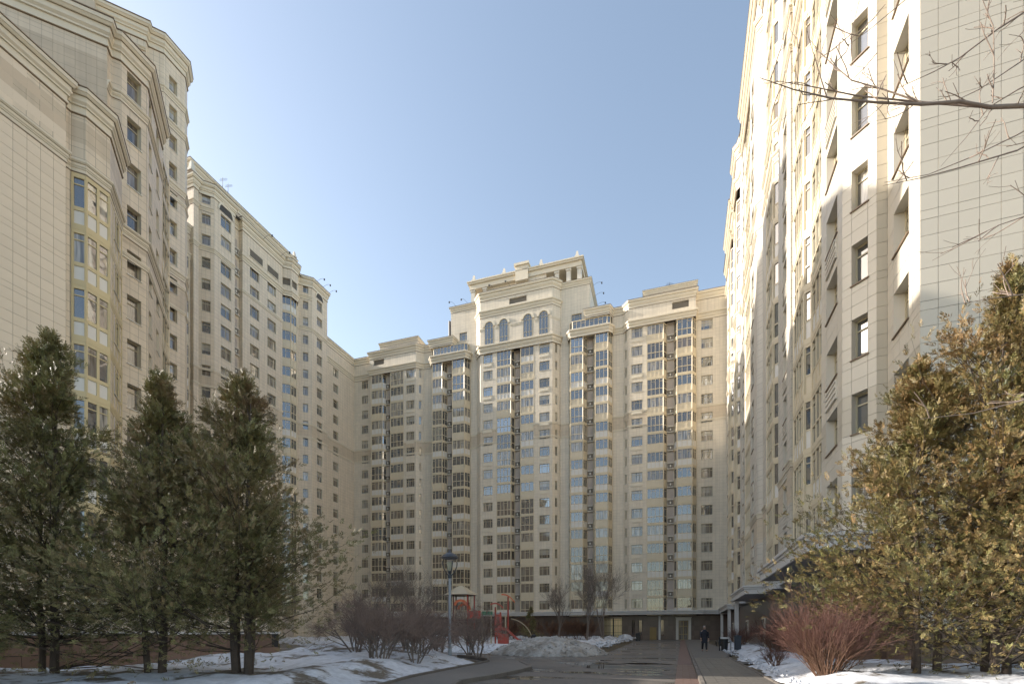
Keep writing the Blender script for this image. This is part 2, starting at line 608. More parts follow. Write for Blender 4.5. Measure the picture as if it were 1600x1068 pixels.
_ac = {}
def ac_unit(parent, p, d, ztop, w):
    """louvred niche panel and the square air-conditioner surround below it"""
    key = round(w, 2)
    if key not in _ac:
        g = MB(); X = (1, 0); O = (0, 0)
        g.obox(O, X, -w * .34, w * .34, .0, .05, -1.95, -.3, 0)
        for k in range(9):
            g.obox(O, X, -w * .34, w * .34, .05, .09, -1.9 + k * .18, -1.8 + k * .18, 0)
        b = MB(); s = min(.40, w * .42)
        for (x0, x1, z0, z1) in ((-s, s, -2.28, -2.10), (-s, s, -3.0, -2.82), (-s, -s * .58, -2.82, -2.28), (s * .58, s, -2.82, -2.28)):
            b.obox(O, X, x0, x1, .02, .34, z0, z1, 1)
        b.obox(O, X, -s * .58, s * .58, .02, .20, -2.82, -2.28, 2)
        b.obox(O, X, -s * .36, s * .36, .20, .36, -2.74, -2.36, 0)
        b.obox(O, X, -w * .5, w * .5, .02, .42, -2.10, -1.96, 0); b.obox(O, X, -w * .5, w * .5, .02, .42, -3.12, -3.0, 0)
        _ac[key] = (g.mesh('niche_louver', [M['mauve']]), b.mesh('air_conditioner_box', [M['trim_w'], M['louver'], M['dark']]))
    g, b = _ac[key]
    a = math.atan2(d[1], d[0])
    inst('niche_louver', g, parent, (*p, ztop), a)
    inst('air_conditioner_box', b, parent, (*p, ztop), a)

def variants(seed, white=.42, full=.28):
    r = random.Random(seed)
    out = []
    for k in range(22):
        t = r.random()
        out.append('full' if t < full else ('white' if t < full + white else 'yel'))
    return out

# ---------------------------------------------------------------- the centre building
SH = 3.33
def rows(top, n, h=1.78):
    return [(top - SH * k - h, h) for k in range(n)]

def centre_mood(z):
    if z > 36: return (('g2', .40), ('g1', .32), ('g0', .12), ('g3', .08), ('g4', .08))
    if z > 22: return (('g2', .42), ('g1', .22), ('g3', .2), ('g0', .06), ('g4', .10))
    return (('g3', .5), ('g0', .25), ('g1', .25))
def left_mood(z):
    return (('g3', .80), ('g0', .16), ('g1', .04))
def wing_mood(z):
    return (('g3', .42), ('g0', .18), ('g1', .25), ('g2', .12), ('g4', .03))

CA = math.atan(1 / 30.0)
def C(s, t=0.0):
    return (-70 + s * math.cos(CA) + t * math.sin(CA), 91 + s * math.sin(CA) - t * math.cos(CA))
CD = (math.cos(CA), math.sin(CA))
T0 = 57.52
B1, B2 = 39.6, 41.9      # the tan band
bands = ((B1, B2, 1),)
cb = empty('apartment_building', (-30, 92, 0),
           'long cream apartment building closing the courtyard, with a taller middle tower and four arched windows', 'apartment building',
           'cream apartment buildings round the courtyard')
R16 = rows(T0, 16)
full = lambda pts: [C(*p) for p in pts]
# walls between the balcony stacks; each entry: plan points (s, t), openings
lo, hi = 5.3, 58.0
segs = [
    ([(-1, 0), (5.4, 0), (5.4, 1.2), (5.65, 1.2)], {0: [(3.3, 4.95, R16, 'three', .16)]}),
    ([(13.6, 1.2), (16.6, 1.2), (17.8, 0), (20.0, 0)], {0: [(.6, 2.6, R16, 'three', .16)], 1: [(.65, 1.15, R16, 'plain1', .14)]}),
    ([(28.6, 0), (30.2, 0), (30.2, .3), (31.4, 1.5), (34.9, 1.5)], {3: [(.6, 2.6, R16, 'three', .16)]}),
    ([(42.6, 1.5), (46.3, 1.5), (47.5, .3), (47.5, 0), (49.4, 0)], {0: [(1.1, 3.15, R16, 'three', .16)], 1: [(.65, 1.15, R16, 'plain1', .14)]}),
    ([(57.6, 0), (59.7, 0), (60.8, 1.2), (64.0, 1.2)], {1: [(.45, .9, R16, 'plain1', .14)], 2: [(.4, 2.4, R16, 'three', .16)]}),
    ([(72.5, 0), (77.8, 0)], {0: [(.85, 2.8, R16, 'three', .16)]}),
]
for pts, ops in segs:
    wall(cb, full(pts), lo, hi, ops, bands, mood=centre_mood, u_off=pts[0][0] + 70)
    for z in (B1 - .3, B2):
        string(cb, full(pts), z, .34, .12)
# moulded apron panels under every other window
ap = MB(); ap.obox((0, 0), (1, 0), -1.0, 1.0, 0, .07, -.85, -.22, 0); ap.obox((0, 0), (1, 0), -.85, .85, .07, .10, -.72, -.35, 0)
apm = ap.mesh('apron_panel', [M['trim']])
for sc, tt, st in ((15.2, 1.2, 0), (32.9, 1.5, 0), (44.7, 1.5, 0), (62.2, 1.2, 0)):
    for k in range(0, 16, 2):
        inst('apron_panel', apm, cb, (*C(sc, tt), T0 - SH * k - 1.78), CA)

# balcony stacks: (left polyline, niche centre, niche width, right polyline)
stacks = [
    ([(5.65, 1.2), (8.3, 1.2), (8.9, .35)], 9.35, .95, [(9.8, .35), (10.4, 1.2), (13.6, 1.2)], 11),
    ([(20.0, .2), (20.6, 1.6), (22.9, 1.6), (23.5, .4)], 24.05, 1.1, [(24.6, .4), (25.2, 1.6), (27.9, 1.6), (28.6, .2)], 12),
    ([(34.9, 1.5), (37.9, 1.5), (38.4, .5)], 38.95, 1.1, [(39.5, .5), (39.9, 1.5), (42.6, 1.5)], 13),
    ([(49.4, .2), (49.9, 1.6), (52.3, 1.6), (52.9, .5)], 53.5, 1.1, [(54.1, .5), (54.6, 1.6), (57.0, 1.6), (57.6, .2)], 14),
    ([(64.0, 1.2), (66.9, 1.2), (67.5, .3)], 68.1, 1.1, [(68.7, .3), (69.2, 1.3), (71.8, 1.3), (72.5, .2)], 15),
]
for Lp, nc, nw, Rp, sd in stacks:
    va, vb = variants(sd), variants(sd + 40)
    mb = MB()
    a = C(Lp[0][0], min(.0, .0) + .02); b = C(Rp[-1][0], .02)
    mb.wallquad(C(nc - nw / 2 - .1, .3), C(nc + nw / 2 + .1, .3), lo, hi, 0, nw, 0)
    mb.wallquad(a, b, lo, hi, 0, Rp[-1][0] - Lp[0][0], 0)
    mb.build('niche_wall', [M['mauve']], cb)
    for k in range(16):
        zt = T0 - SH * k
        balcony(cb, full(Lp), zt, va[k], pick_glass(zt, centre_mood))
        balcony(cb, full(Rp), zt, vb[k], pick_glass(zt, centre_mood))
        ac_unit(cb, C(nc, .3), CD, zt, nw)
    # slab under the lowest bay
    for pl in (Lp, Rp):
        m2 = MB(); f = full(pl)
        m2.poly([(*p, T0 - 15 * SH - 3.15) for p in f][::-1]); m2.build('bay_underside', [M['trim']], cb)

# the cornice above the top windows, the attic and the roof line
def outline(pts, z0, z1, ops=None, big=.9, roof=True, mats=('stone', 'tan', 'trim_w'), low=True, topc=True, top_big=1.0):
    p = full(pts)
    wall(cb, p, z0, z1, ops, (), mats, mood=centre_mood, u_off=pts[0][0] + 70)
    if low: cornice(cb, p, z0 - .35, big, coping=False)
    if topc: cornice(cb, p, z1 - top_big * 1.1, top_big)
att = [(-1, 0), (5.2, 0), (5.2, 1.25), (16.6, 1.25), (17.85, 0), (20.0, 0)]
outline(att, 58.0, 62.3, {2: [(1.0, 3.6, [(59.7, 1.2)], 'louver', .3)]})
outline([(57.6, 0), (59.6, 0), (60.8, 1.35), (72.4, 1.35), (72.4, 0), (78.2, 0)], 58.0, 62.3, {2: [(7.6, 10.4, [(59.6, 1.3)], 'louver', .3)]})
mb = MB()
for (s0, s1) in ((-1, 20), (20, 29), (48, 58), (57.6, 78.5)):
    mb.poly([(*C(s0, -.2), 62.25), (*C(s1, -.2), 62.25), (*C(s1, -13), 62.25), (*C(s0, -13), 62.25)])
mb.poly([(*C(-1, -13), 5), (*C(78, -13), 5), (*C(78, -13), 62.3), (*C(-1, -13), 62.3)])
mb.build('roof', [M['roof']], cb)
for pts, z1 in (([(6.6, -6), (6.6, -.6), (16.0, -.6), (16.0, -6)], 65.4), ([(63.4, -6), (63.4, -.5), (72.6, -.5), (72.6, -6)], 65.1)):
    wall(cb, full(pts), 62.2, z1, None, (), mood=centre_mood); cornice(cb, full(pts), z1 - .8, .62)
lb = MB(); lb.obox(C(11.6, -.58), CD, 0, 2.6, .0, .06, 63.2, 63.75, 0); lb.build('louver', [M['dark']], cb)
# glazed upper storey over the two projecting stacks
for (sa, sb, half) in ((19.9, 28.7, 0), (49.3, 57.7, 1)):
    pts = [(sa, 0), (sa, .9), (sa + .6, 1.7), (sb - .6, 1.7), (sb, .9), (sb, 0)]
    mb = MB(); sweep(mb, full(pts), [(-1.5, 57.9), (-.02, 57.9)], 0); mb.build('soffit', [M['trim']], cb)
    cornice(cb, full(pts), 57.55, 1.05, coping=False)
    gp = [(sa + .3, .2), (sa + .3, .9), (sa + .9, 1.35), (sb - .9, 1.35), (sb - .3, .9), (sb - .3, .2)]
    for k in range(5):
        pass
    balcony(cb, full(gp), 60.75, 'yel', M['g2'])
    hp = [(sa + (.1 if not half else 3.4), .1), (sa + (.1 if not half else 3.4), 1.6), (sa + 5.3 if not half else sb - .5, 1.6), (sa + 5.6 if not half else sb, .1)]
    wall(cb, full(hp), 60.9, 62.4, None, ()); cornice(cb, full(hp), 61.2, .9)
# middle tower
TW0, TW1 = 24.2, 53.4
tb = [(TW0, -11), (TW0, .04), (30.2, .04)]
wall(cb, full(tb), 57.6, 69.3, {1: [(1.9, 3.6, [(62.2, 1.7)], 'three', .18)]}, (), mood=lambda z: (('g2', 1),), u_off=90)
wall(cb, full([(47.5, .04), (TW1, .04), (TW1, -11), (TW0, -11)]), 57.6, 69.3, {0: [(2.3, 4.3, [(61.4, 1.7)], 'three', .18)]}, (), mood=lambda z: (('g2', 1),), u_off=110)
cornice(cb, full([(TW0, -11), (TW0, .04), (30.0, .04)]), 68.4, .8)
cornice(cb, full([(47.6, .04), (TW1, .04), (TW1, -11)]), 68.4, .8)
tw = [(30.1, 0), (30.1, .3), (31.35, 1.6), (46.35, 1.6), (47.6, .3), (47.6, 0)]
wall(cb, full(tw), 58.0, 69.3, {2: [(6.2, 9.8, [(66.6, 1.15)], 'louver', .3)]}, (), u_off=99)
cornice(cb, full(tw), 57.6, 1.15, coping=False)
cornice(cb, full(tw), 64.9, .95, coping=False)
cornice(cb, full(tw), 68.3, 1.15)
for (sa, sb) in ((31.4, 32.0), (34.6, 35.1), (37.7, 40.1), (42.7, 43.3), (45.9, 46.3)):
    string(cb, full([(sa, 1.6), (sb, 1.6)]), 62.2, .5, .14)
for e in ([(30.1, .3), (31.35, 1.6)], [(46.35, 1.6), (47.6, .3)]): string(cb, full(e), 62.2, .5, .14)
mb = MB()
mb.poly([(*C(TW0, .1), 69.35), (*C(TW1, .1), 69.35), (*C(TW1, -11), 69.35), (*C(TW0, -11), 69.35)])
mb.poly([(*C(31, 1.5), 69.4), (*C(46.6, 1.5), 69.4), (*C(47.4, -1), 69.4), (*C(30.3, -1), 69.4)]); mb.build('roof', [M['roof']], cb)
def arched(parent, p, d, w, z0, zs, gm):
    """round-headed window: moulded ring, glass and glazing bars"""
    n = (d[1], -d[0]); r = w / 2
    def P(x, z, k): return (p[0] + d[0] * x + n[0] * k, p[1] + d[1] * x + n[1] * k, z)
    sur = MB(); arc = [(-r, z0)] + [(-r * math.cos(math.pi * i / 14), zs + r * math.sin(math.pi * i / 14)) for i in range(15)] + [(r, z0)]
    R = r + .38
    oarc = [(-R, z0)] + [(-R * math.cos(math.pi * i / 14), zs + R * math.sin(math.pi * i / 14)) for i in range(15)] + [(R, z0)]
    for i in range(1, len(arc) - 2):
        a, b, c, e = arc[i], arc[i + 1], oarc[i + 1], oarc[i]
        sur.poly([P(*a, .2), P(*b, .2), P(*c, .2), P(*e, .2)]); sur.poly([P(*e, .2), P(*c, .2), P(*c, 0), P(*e, 0)])
        sur.poly([P(*b, .2), P(*a, .2), P(*a, .02), P(*b, .02)])
    sur.build('archivolt', [M['trim']], parent)
    fr = MB()
    for i in range(len(arc) - 1):
        a, b = arc[i], arc[i + 1]
        ia = (a[0] * .9, zs + (a[1] - zs) * .9 if a[1] > zs else a[1]); ib = (b[0] * .9, zs + (b[1] - zs) * .9 if b[1] > zs else b[1])
        fr.poly([P(*a, .09), P(*b, .09), P(*ib, .09), P(*ia, .09)])
    for x in (-r * .33, r * .33): fr.obox(p, d, x - .03, x + .03, .03, .09, z0, zs + r * .9)
    for z in (z0 + .9, zs - .2, zs + .35): fr.obox(p, d, -r * .95, r * .95, .03, .085, z - .03, z + .03)
    fo = fr.build('arched_window', [M['frame']], parent)
    pn = MB(); pn.poly([P(x, z, .035) for x, z in arc][::-1]); pn.build('pane', [gm], fo)
for sc in (33.3, 36.4, 41.4, 44.6):
    arched(cb, C(sc, 1.6), CD, 1.9, 59.5, 62.95, M['g2'])
# colonnaded pavilion on the tower
pv0, pv1, pt = 27.2, 51.3, -3.2
mb = MB()
mb.obox(C(pv0, pt), CD, 0, pv1 - pv0, -6, .35, 74.6, 75.6, 0); mb.obox(C(pv0, pt), CD, -.3, pv1 - pv0 + .3, -6.3, .65, 75.6, 75.95, 0)
mb.obox(C(pv0, pt), CD, -.45, pv1 - pv0 + .45, -6.45, .8, 75.95, 76.2, 0)
mb.build('pavilion_roof', [M['trim']], cb)
mb = MB(); mb.obox(C(37.4, pt), CD, 0, 6.6, -5.5, .1, 69.3, 74.6, 0); mb.obox(C(31, pt), CD, 0, 6.4, -5.6, -.3, 69.3, 74.6, 0)
mb.obox(C(pv0 + 1, pt), CD, 0, pv1 - pv0 - 2, -5.6, -3.2, 69.3, 74.6, 1)
mb.build('pavilion_wall', [M['stone'], M['tan']], cb)
mb = MB(); mb.obox(C(37.6, pt), CD, 0, 2.7, -2, .8, 74.0, 77.0, 0); mb.obox(C(37.6, pt), CD, -.25, 2.95, -2.2, 1.05, 77.0, 77.5, 0); mb.build('pavilion_pylon', [M['trim']], cb)
cm = MB(); cm.obox((0, 0), (1, 0), -.42, .42, -.42, .42, 0, 5.3, 0); cm.obox((0, 0), (1, 0), -.55, .55, -.55, .55, 4.9, 5.25, 0)
cmm = cm.mesh('column', [M['trim_w']])
for s in (27.9, 30.6, 46.2, 48.6, 50.8):
    inst('column', cmm, cb, (*C(s, pt - .3), 69.3), CA)
fm = MB()
fm.obox((0, 0), (1, 0), -.45, .45, -.45, .45, 0, .3)
for (ra, rb, za, zb) in ((.34, .16, .3, 1.35),):
    c = [(-1, -1), (1, -1), (1, 1), (-1, 1)]
    for i in range(4):
        k = (i + 1) % 4
        fm.poly([(c[i][0] * ra, c[i][1] * ra, za), (c[k][0] * ra, c[k][1] * ra, za), (c[k][0] * rb, c[k][1] * rb, zb), (c[i][0] * rb, c[i][1] * rb, zb)])
    fm.poly([(x * rb, y * rb, zb) for x, y in c])
fmm = fm.mesh('finial', [M['trim_w']])
for s in (28.2, 35.0, 43.0, 50.4):
    inst('finial', fmm, cb, (*C(s, pt + .2), 76.2), CA)
ch = MB(); ch.tube((*C(23.6, -.6), 62), (*C(23.6, -.6), 67.2), .28, .28, 8); ch.build('chimney_pipe', [M['dark']], cb)

# base storey in brown granite with the passage, door and narrow windows
GR = [(-1, 0), (77.8, 0)]
bw = {0: [(57.0, 60.4, [(0.0, 4.2)], 'hole', 13)] +
         [(u + 1, u + 1.55, [(.8, 2.9)], 'plain1', .25) for u in (61.2, 62.5, 66.4)] +
         [(u + 1, u + 1.3, [(1.2, 2.2)], 'plain1', .25) for u in (3, 8, 13, 22, 27, 33, 38, 43, 50)]}
n0 = set(o.name for o in cb.children)
wall(cb, full(GR), 0, 5.3, bw, (), ('granite', 'granite', 'granite'), mood=lambda z: (('g0', 1),))
for o in cb.children:
    if o.name not in n0 and o.name.startswith('window'):
        for q in (o, *o.children):
            if not q.name.startswith('pane'):
                q.material_slots[0].link = 'OBJECT'; q.material_slots[0].material = M['gframe']
mb = MB()
sweep(mb, full([(-1, .0), (21, .0), (21, 2.2), (73.6, 2.2), (73.6, 1.6), (79, 1.6)]), [(-2.4, 4.62), (0, 4.62), (0, 4.85), (.12, 4.92), (.12, 5.12), (.25, 5.2), (.25, 5.34), (-2.4, 5.42)], 0)
mb.build('ledge', [M['canopy']], cb)
# entrance portal
mb = MB()
pc = C(70.35, 0)
mb.obox(pc, CD, -1.3, -.85, 0, .35, 0, 3.55); mb.obox(pc, CD, .85, 1.3, 0, .35, 0, 3.55); mb.obox(pc, CD, -1.3, 1.3, 0, .35, 3.55, 4.0)
mb.obox(pc, CD, -1.4, 1.4, 0, .45, 4.0, 4.12)
mb.build('portal', [M['trim_w']], cb)
dm = MB()
for (x0, x1) in ((-.8, -.72), (-.05, .05), (.72, .8)): dm.obox(pc, CD, x0, x1, .03, .13, 0, 3.5)
for z in (0, 1.0, 2.45, 3.4): dm.obox(pc, CD, -.8, .8, .03, .12, z, z + .09)
do = dm.build('door', [plain('brass_frame', (.38, .29, .12), .35, .1)], cb)
dp = MB(); dp.obox(pc, CD, -.78, .78, .04, .06, .05, 3.45); dp.build('pane', [M['g3']], do)
wd = plain('ochre_door', (.30, .21, .08), .6, .15)
mb = MB(); mb.obox(C(65.05, 0), CD, -.6, .6, .0, .12, 0, 2.3); mb.obox(C(65.05, 0), CD, -.52, .52, .12, .16, .1, 2.2); mb.build('door', [wd], cb)
mb = MB(); mb.obox(C(66.2, 0), CD, -.18, .18, .0, .4, 0, 4.6); mb.build('pilaster', [M['canopy']], cb)
# bars of the gate in the passage
gt = MB()
for k in range(12): gt.obox(C(56, -1.2), CD, .15 + k * .28, .19 + k * .28, 0, .04, 0, 3.9)
for z in (.2, 1.3, 2.6, 3.7): gt.obox(C(56, -1.2), CD, 0, 3.4, 0, .05, z, z + .06)
gt.obox(C(56, -1.2), CD, 1.6, 1.8, -.02, .08, 0, 4.1)
gt.build('passage_gate', [M['dark']], cb)

# ---------------------------------------------------------------- the far left wing
X0 = -69.7
lw = empty('apartment_building', (-71, 70, 0), 'shaded cream apartment wing on the left with a blank grey wall raised on its roof', 'apartment building',
           'cream apartment buildings round the courtyard')
A_rows = rows(59.4, 16, 1.7) + [(61.3, 1.6), (64.5, 1.6), (67.7, 1.6)]; F_rows = rows(60.1, 16, 1.95); B_rows = rows(64.18, 18, 1.95)
la = [(-82, 53.2), (-69.9, 53.2), (-69.9, 54.0), (-70.3, 54.1), (-68.75, 55.7), (-68.75, 59.4), (-70.0, 60.0), (-70.5, 60.0), (-70.5, 61.7), (X0, 61.7), (X0, 70.3), (-70.2, 70.3)]
bd = ((B1, B2, 1),)
wall(lw, la, 0, 70.0, {3: [(.55, 1.75, A_rows, 'one', .2)], 4: [(1.15, 3.0, F_rows + [(62.6, 1.7), (65.6, 2.0)], 'two', .22)],
                       9: [(1.5, 3.4, B_rows, 'three', .22), (5.2, 7.1, B_rows, 'three', .22), ],
                       }, bd, ('stone_left', 'tan', 'trim_w'), mood=wing_mood)
lc = [(-70.2, 73.6), (-70.3, 75.0), (-68.6, 76.7), (-68.6, 81.0), (-69.7, 81.6), (-69.7, 91.4)]
DE = {1: [(.7, 1.7, A_rows, 'one', .2)], 2: [(1.3, 2.8, F_rows + [(62.6, 1.7), (65.6, 2.0)], 'two', .22)],
      4: [(2.5, 4.1, R16, 'three', .2)]}
# D rises to 71, E only to 62.5
wall(lw, lc[:5], 0, 70.0, {k: v for k, v in DE.items() if k < 4}, bd, ('stone_left', 'tan', 'trim_w'), mood=wing_mood)
wall(lw, lc[4:], 0, 62.3, {0: DE[4]}, bd, ('stone_left', 'tan', 'trim_w'), mood=wing_mood)
cornice(lw, lc[4:], 61.2, 1.0); cornice(lw, lc[4:], 57.8, .8, coping=False)
wall(lw, [(-69.75, 81.3), (-71, 82.0), (-82, 82.0)], 60, 70, None, (), ('stone_left', 'tan', 'trim_w'))
# glazed bay C
cbp = [(-70.2, 70.35), (-68.95, 71.6), (-68.95, 73.0), (-69.7, 73.6)]
vc = variants(5, .3, .4)
for k in range(18):
    zt = 64.18 - SH * k
    balcony(lw, cbp, zt, vc[k], M['g2'] if k < 13 else M['g3'])
wall(lw, [(-70.2, 70.3), (-70.2, 73.6)], 0, 70, None, (), ('mauve',))
cq = [(-70.2, 70.3), (-70.0, 70.35), (-68.7, 71.5), (-68.7, 73.1), (-69.7, 73.9), (-70.2, 74.2)]
wall(lw, cq, 64.5, 70.0, {2: [(.1, 1.4, [(65.9, 1.3)], 'louver', .3)], 1: [(.2, 1.5, [(65.9, 1.3)], 'louver', .3)]}, (), ('stone_left', 'tan', 'trim_w'))
for a, b in ((63.2, 65.8), (66.9, 69.3)):
    lb = MB(); lb.obox((X0, 0), (0, 1), a, b, -.02, .02, 65.7, 66.9, 1)
    for k in range(8): lb.obox((X0, 0), (0, 1), a, b, .02, .05, 65.72 + k * .15, 65.82 + k * .15, 0)
    lb.obox((X0, 0), (0, 1), a - .12, b + .12, -.02, .10, 66.9, 67.02, 2); lb.obox((X0, 0), (0, 1), a - .12, b + .12, -.02, .10, 65.58, 65.7, 2)
    lb.build('louver', [M['louver'], M['dark'], M['trim']], lw)
# air-conditioner shaft between the octagon and the plain part
for k in range(19):
    ac_unit(lw, (-70.5, 60.85), (0, 1), 67.5 - SH * k, 1.3)
allp = la[:-1] + [(-70.0, 70.35), (-68.7, 71.5), (-68.7, 73.1), (-69.7, 73.9), (-70.2, 74.2)] + lc[1:4] + [(-69.7, 81.6), (-71, 82), (-82, 82)]
cornice(lw, allp, 69.0, 1.25)
cornice(lw, la[8:11] + cq, 63.9, .75, coping=False)
for pth in (la[:6], lc[:4]):
    cornice(lw, pth, 60.35, .5, coping=False)
for pth in (la[:5], lc[:3]):
    cornice(lw, pth, 66.5, .5, coping=False)
string(lw, la[8:11], 58.6, .5, .2)
for z in (B1 - .3, B2):
    string(lw, la, z, .34, .12); string(lw, lc, z, .34, .12); 
def half_arch(parent, p, d, r, z, mat):
    n = (d[1], -d[0]); P = lambda x, zz, k: (p[0] + d[0] * x + n[0] * k, p[1] + d[1] * x + n[1] * k, zz)
    m = MB()
    a = [(r * math.cos(math.pi * i / 12), z + r * 1.15 * math.sin(math.pi * i / 12)) for i in range(13)]
    m.poly([P(x, zz, .03) for x, zz in a], 1)
    R = 1.22
    for i in range(12):
        q = [(a[i][0] * R, z + (a[i][1] - z) * R), (a[i + 1][0] * R, z + (a[i + 1][1] - z) * R)]
        m.poly([P(*a[i], .12), P(*q[0], .12), P(*q[1], .12), P(*a[i + 1], .12)], 0)
        m.poly([P(*q[0], .12), P(*q[0], 0), P(*q[1], 0), P(*q[1], .12)], 0)
        m.poly([P(*a[i], .03), P(*a[i], .12), P(*a[i + 1], .12), P(*a[i + 1], .03)], 0)
    for k in range(4): m.obox(p, d, -r * .93 + k * .12, r * .93 - k * .12, .03, .06, z + .15 + k * .28, z + .2 + k * .28, 2)
    m.build('arched_louver', [M['trim'], M['dark'], M['louver']], parent)
half_arch(lw, (-68.75, 57.75), (0, 1), 1.2, 68.0, None)
half_arch(lw, (-68.6, 78.7), (0, 1), .95, 68.0, None)
# raised blank wall set back on the roof
wall(lw, [(-82, 54.5), (-72.2, 54.5), (-72.2, 76.0), (-82, 76.0)], 69.8, 74.6, None, (), ('grey', 'tan', 'trim_w'))
cornice(lw, [(-82, 54.5), (-72.2, 54.5), (-72.2, 76.0), (-82, 76.0)], 73.6, 1.0)
inst('finial', fmm, lw, (-71.6, 54.2, 72.3 + .3), 0).scale = (1.1, 1.1, 1.2)
inst('finial', fmm, lw, (-72.0, 75.6, 75.1), 0).scale = (.8, .8, .8)
mb = MB(); mb.poly([(-82, 54, 70.3), (-69.5, 54, 70.3), (-69.5, 81, 70.3), (-82, 81, 70.3)]); mb.poly([(-82, 54.5, 74.8), (-72.2, 54.5, 74.8), (-72.2, 76, 74.8), (-82, 76, 74.8)])
mb.poly([(-82, 81, 62.4), (-69.8, 81, 62.4), (-69.8, 105, 62.4), (-82, 105, 62.4)])
mb.poly([(-82, 53, 0), (-82, 105, 0), (-82, 105, 62.4), (-82, 53, 62.4)]); mb.poly([(-82, 53, 62), (-82, 81, 62), (-82, 81, 70.3), (-82, 53, 70.3)])
mb.build('roof', [M['roof']], lw)
# lower link between the wing and the near block, with a glazed stack
LX = -70.6
wall(lw, [(LX, 44.0), (LX, 51.3)], 0, 62.6, None, (), ('stone_left', 'tan', 'trim_w'))
wall(lw, [(LX, 53.0), (LX, 53.2)], 0, 62.6, None, (), ('stone_left', 'tan', 'trim_w'))
wall(lw, [(LX, 51.3), (LX, 53.0)], 58.4, 62.6, None, (), ('stone_left', 'tan', 'trim_w'))
cornice(lw, [(LX, 44.0), (LX, 53.2)], 61.8, .9); cornice(lw, [(LX, 44.0), (LX, 53.2)], 57.9, .7, coping=False)
vd = variants(77, .4, .2)
for k in range(17):
    balcony(lw, [(LX, 51.3), (LX + .3, 51.6), (LX + .3, 52.8), (LX, 53.0)], 58.0 - SH * k, vd[k], M['g3'] if k % 3 else M['g0'])
mb = MB(); mb.poly([(-82, 44, 62.7), (LX, 44, 62.7), (LX, 54, 62.7), (-82, 54, 62.7)]); mb.build('roof', [M['roof']], lw)

# ---------------------------------------------------------------- near left block in three tiers
nl = empty('apartment_building', (-42, 22, 0), 'big beige apartment block at the left edge stepping up in three tiers', 'apartment building',
           'cream apartment buildings round the courtyard')
LM = ('stone_left', 'tan', 'trim', 'grey')
# tier one
p1 = [(-46, 11.3), (-34.2, 11.3), (-34.2, 18.15), (-34.5, 18.2), (-34.5, 18.55), (-34.0, 19.05), (-34.0, 20.35), (-36.2, 22.4), (-46, 22.4)]
wall(nl, [p1[0], p1[1], p1[2], p1[3], p1[4]], 29.5, 33.0, None, ((30.9, 32.2, 1),), LM)
wall(nl, p1[:2], 0, 29.5, None, (), LM)
wall(nl, p1[4:], 29.5, 33.0, None, ((30.9, 32.2, 1),), LM)
wall(nl, p1[6:], 0, 29.5, {0: [(.9, 2.1, rows(28.6, 8, 1.7), 'one', .2)]}, (), LM, mood=left_mood)
wall(nl, [p1[2], p1[3], p1[4]], 0, 29.5, None, (), LM)
cornice(nl, p1, 32.6, 1.0); cornice(nl, p1, 29.1, .5, coping=False)
# corner glazed bay, its panes and panels picked out one by one
bay = [(-34.45, 18.6), (-34.0, 19.05), (-34.0, 20.3), (-36.1, 22.3)]
bb = MB()
wall(nl, [(-34.75, 18.55), (-34.75, 21.1)], 0, 29.5, None, (), ('mauve',))
nb_ = 0
for k in range(9):
    zt = 28.75 - SH * k
    fr = MB()
    fo_l = []
    for a, b in zip(bay[:-1], bay[1:]):
        d, L = dirof(a, b); nm = max(1, int(round(L / .75)))
        fr.obox(a, d, -.04, L + .04, -.15, .05, zt, zt + .26); fr.obox(a, d, -.04, L + .04, -.15, .06, zt - SH + .2, zt - SH + .55)
        fr.obox(a, d, 0, L, -.12, .03, zt - 1.95, zt - 1.72); fr.obox(a, d, 0, L, -.08, .02, zt - .42, zt - .36)
        for j in range(nm + 1):
            u = L * j / nm; w = .07
            fr.obox(a, d, max(-.05, u - w), min(L + .05, u + w), -.14, .045, zt - SH + .5, zt)
    o = fr.build('glazed_balcony', [M['gold']], nl, loc=(-34, 19, zt))
    for a, b in zip(bay[:-1], bay[1:]):
        d, L = dirof(a, b); nm = max(1, int(round(L / .75))); n = (d[1], -d[0])
        for j in range(nm):
            u0, u1 = L * j / nm + .06, L * (j + 1) / nm - .06
            for (za, zb, nme, mt) in ((zt - 1.72, zt, 'pane', M[('g2', 'g1', 'g2', 'g3')[(k + j) % 4]]), (zt - SH + .5, zt - 1.93, 'spandrel_panel', M['pan_w' if (k + nb_) % 2 == 0 else 'pan_y'])):
                pm = MB(); pm.obox(a, d, u0, u1, -.05, -.02, za, zb)
                pm.build(nme, [mt], o)
    nb_ += 1
mb = MB(); mb.poly([(-46, 10.4, 33.9), (-34, 10.4, 33.9), (-34, 20.4, 33.9), (-36.2, 22.4, 33.9), (-46, 22.4, 33.9)]); mb.build('roof', [M['roof']], nl)
mb = MB(); mb.poly([(-46, 22.4, 0), (-46, 10.4, 0), (-46, 10.4, 34), (-46, 22.4, 34)][::-1]); mb.build('rear_wall', [M['stone_left']], nl)
# low wing added out of view to shade the left trees and snow
shade_wing = [(-46, -25), (-30, -25), (-30, 11.3), (-34.2, 11.3)]
wall(nl, shade_wing, 0, 12.6, {1: [(2 + 3.1 * k, 3.3 + 3.1 * k, rows(11.0, 3, 1.8), 'two', .2) for k in range(10)]}, (), LM, mood=left_mood)
cornice(nl, shade_wing, 12.2, .9)
mb = MB(); mb.poly([(-46, -25, 13.4), (-30, -25, 13.4), (-30, 11.3, 13.4), (-46, 11.3, 13.4)]); mb.build('roof', [M['roof']], nl)
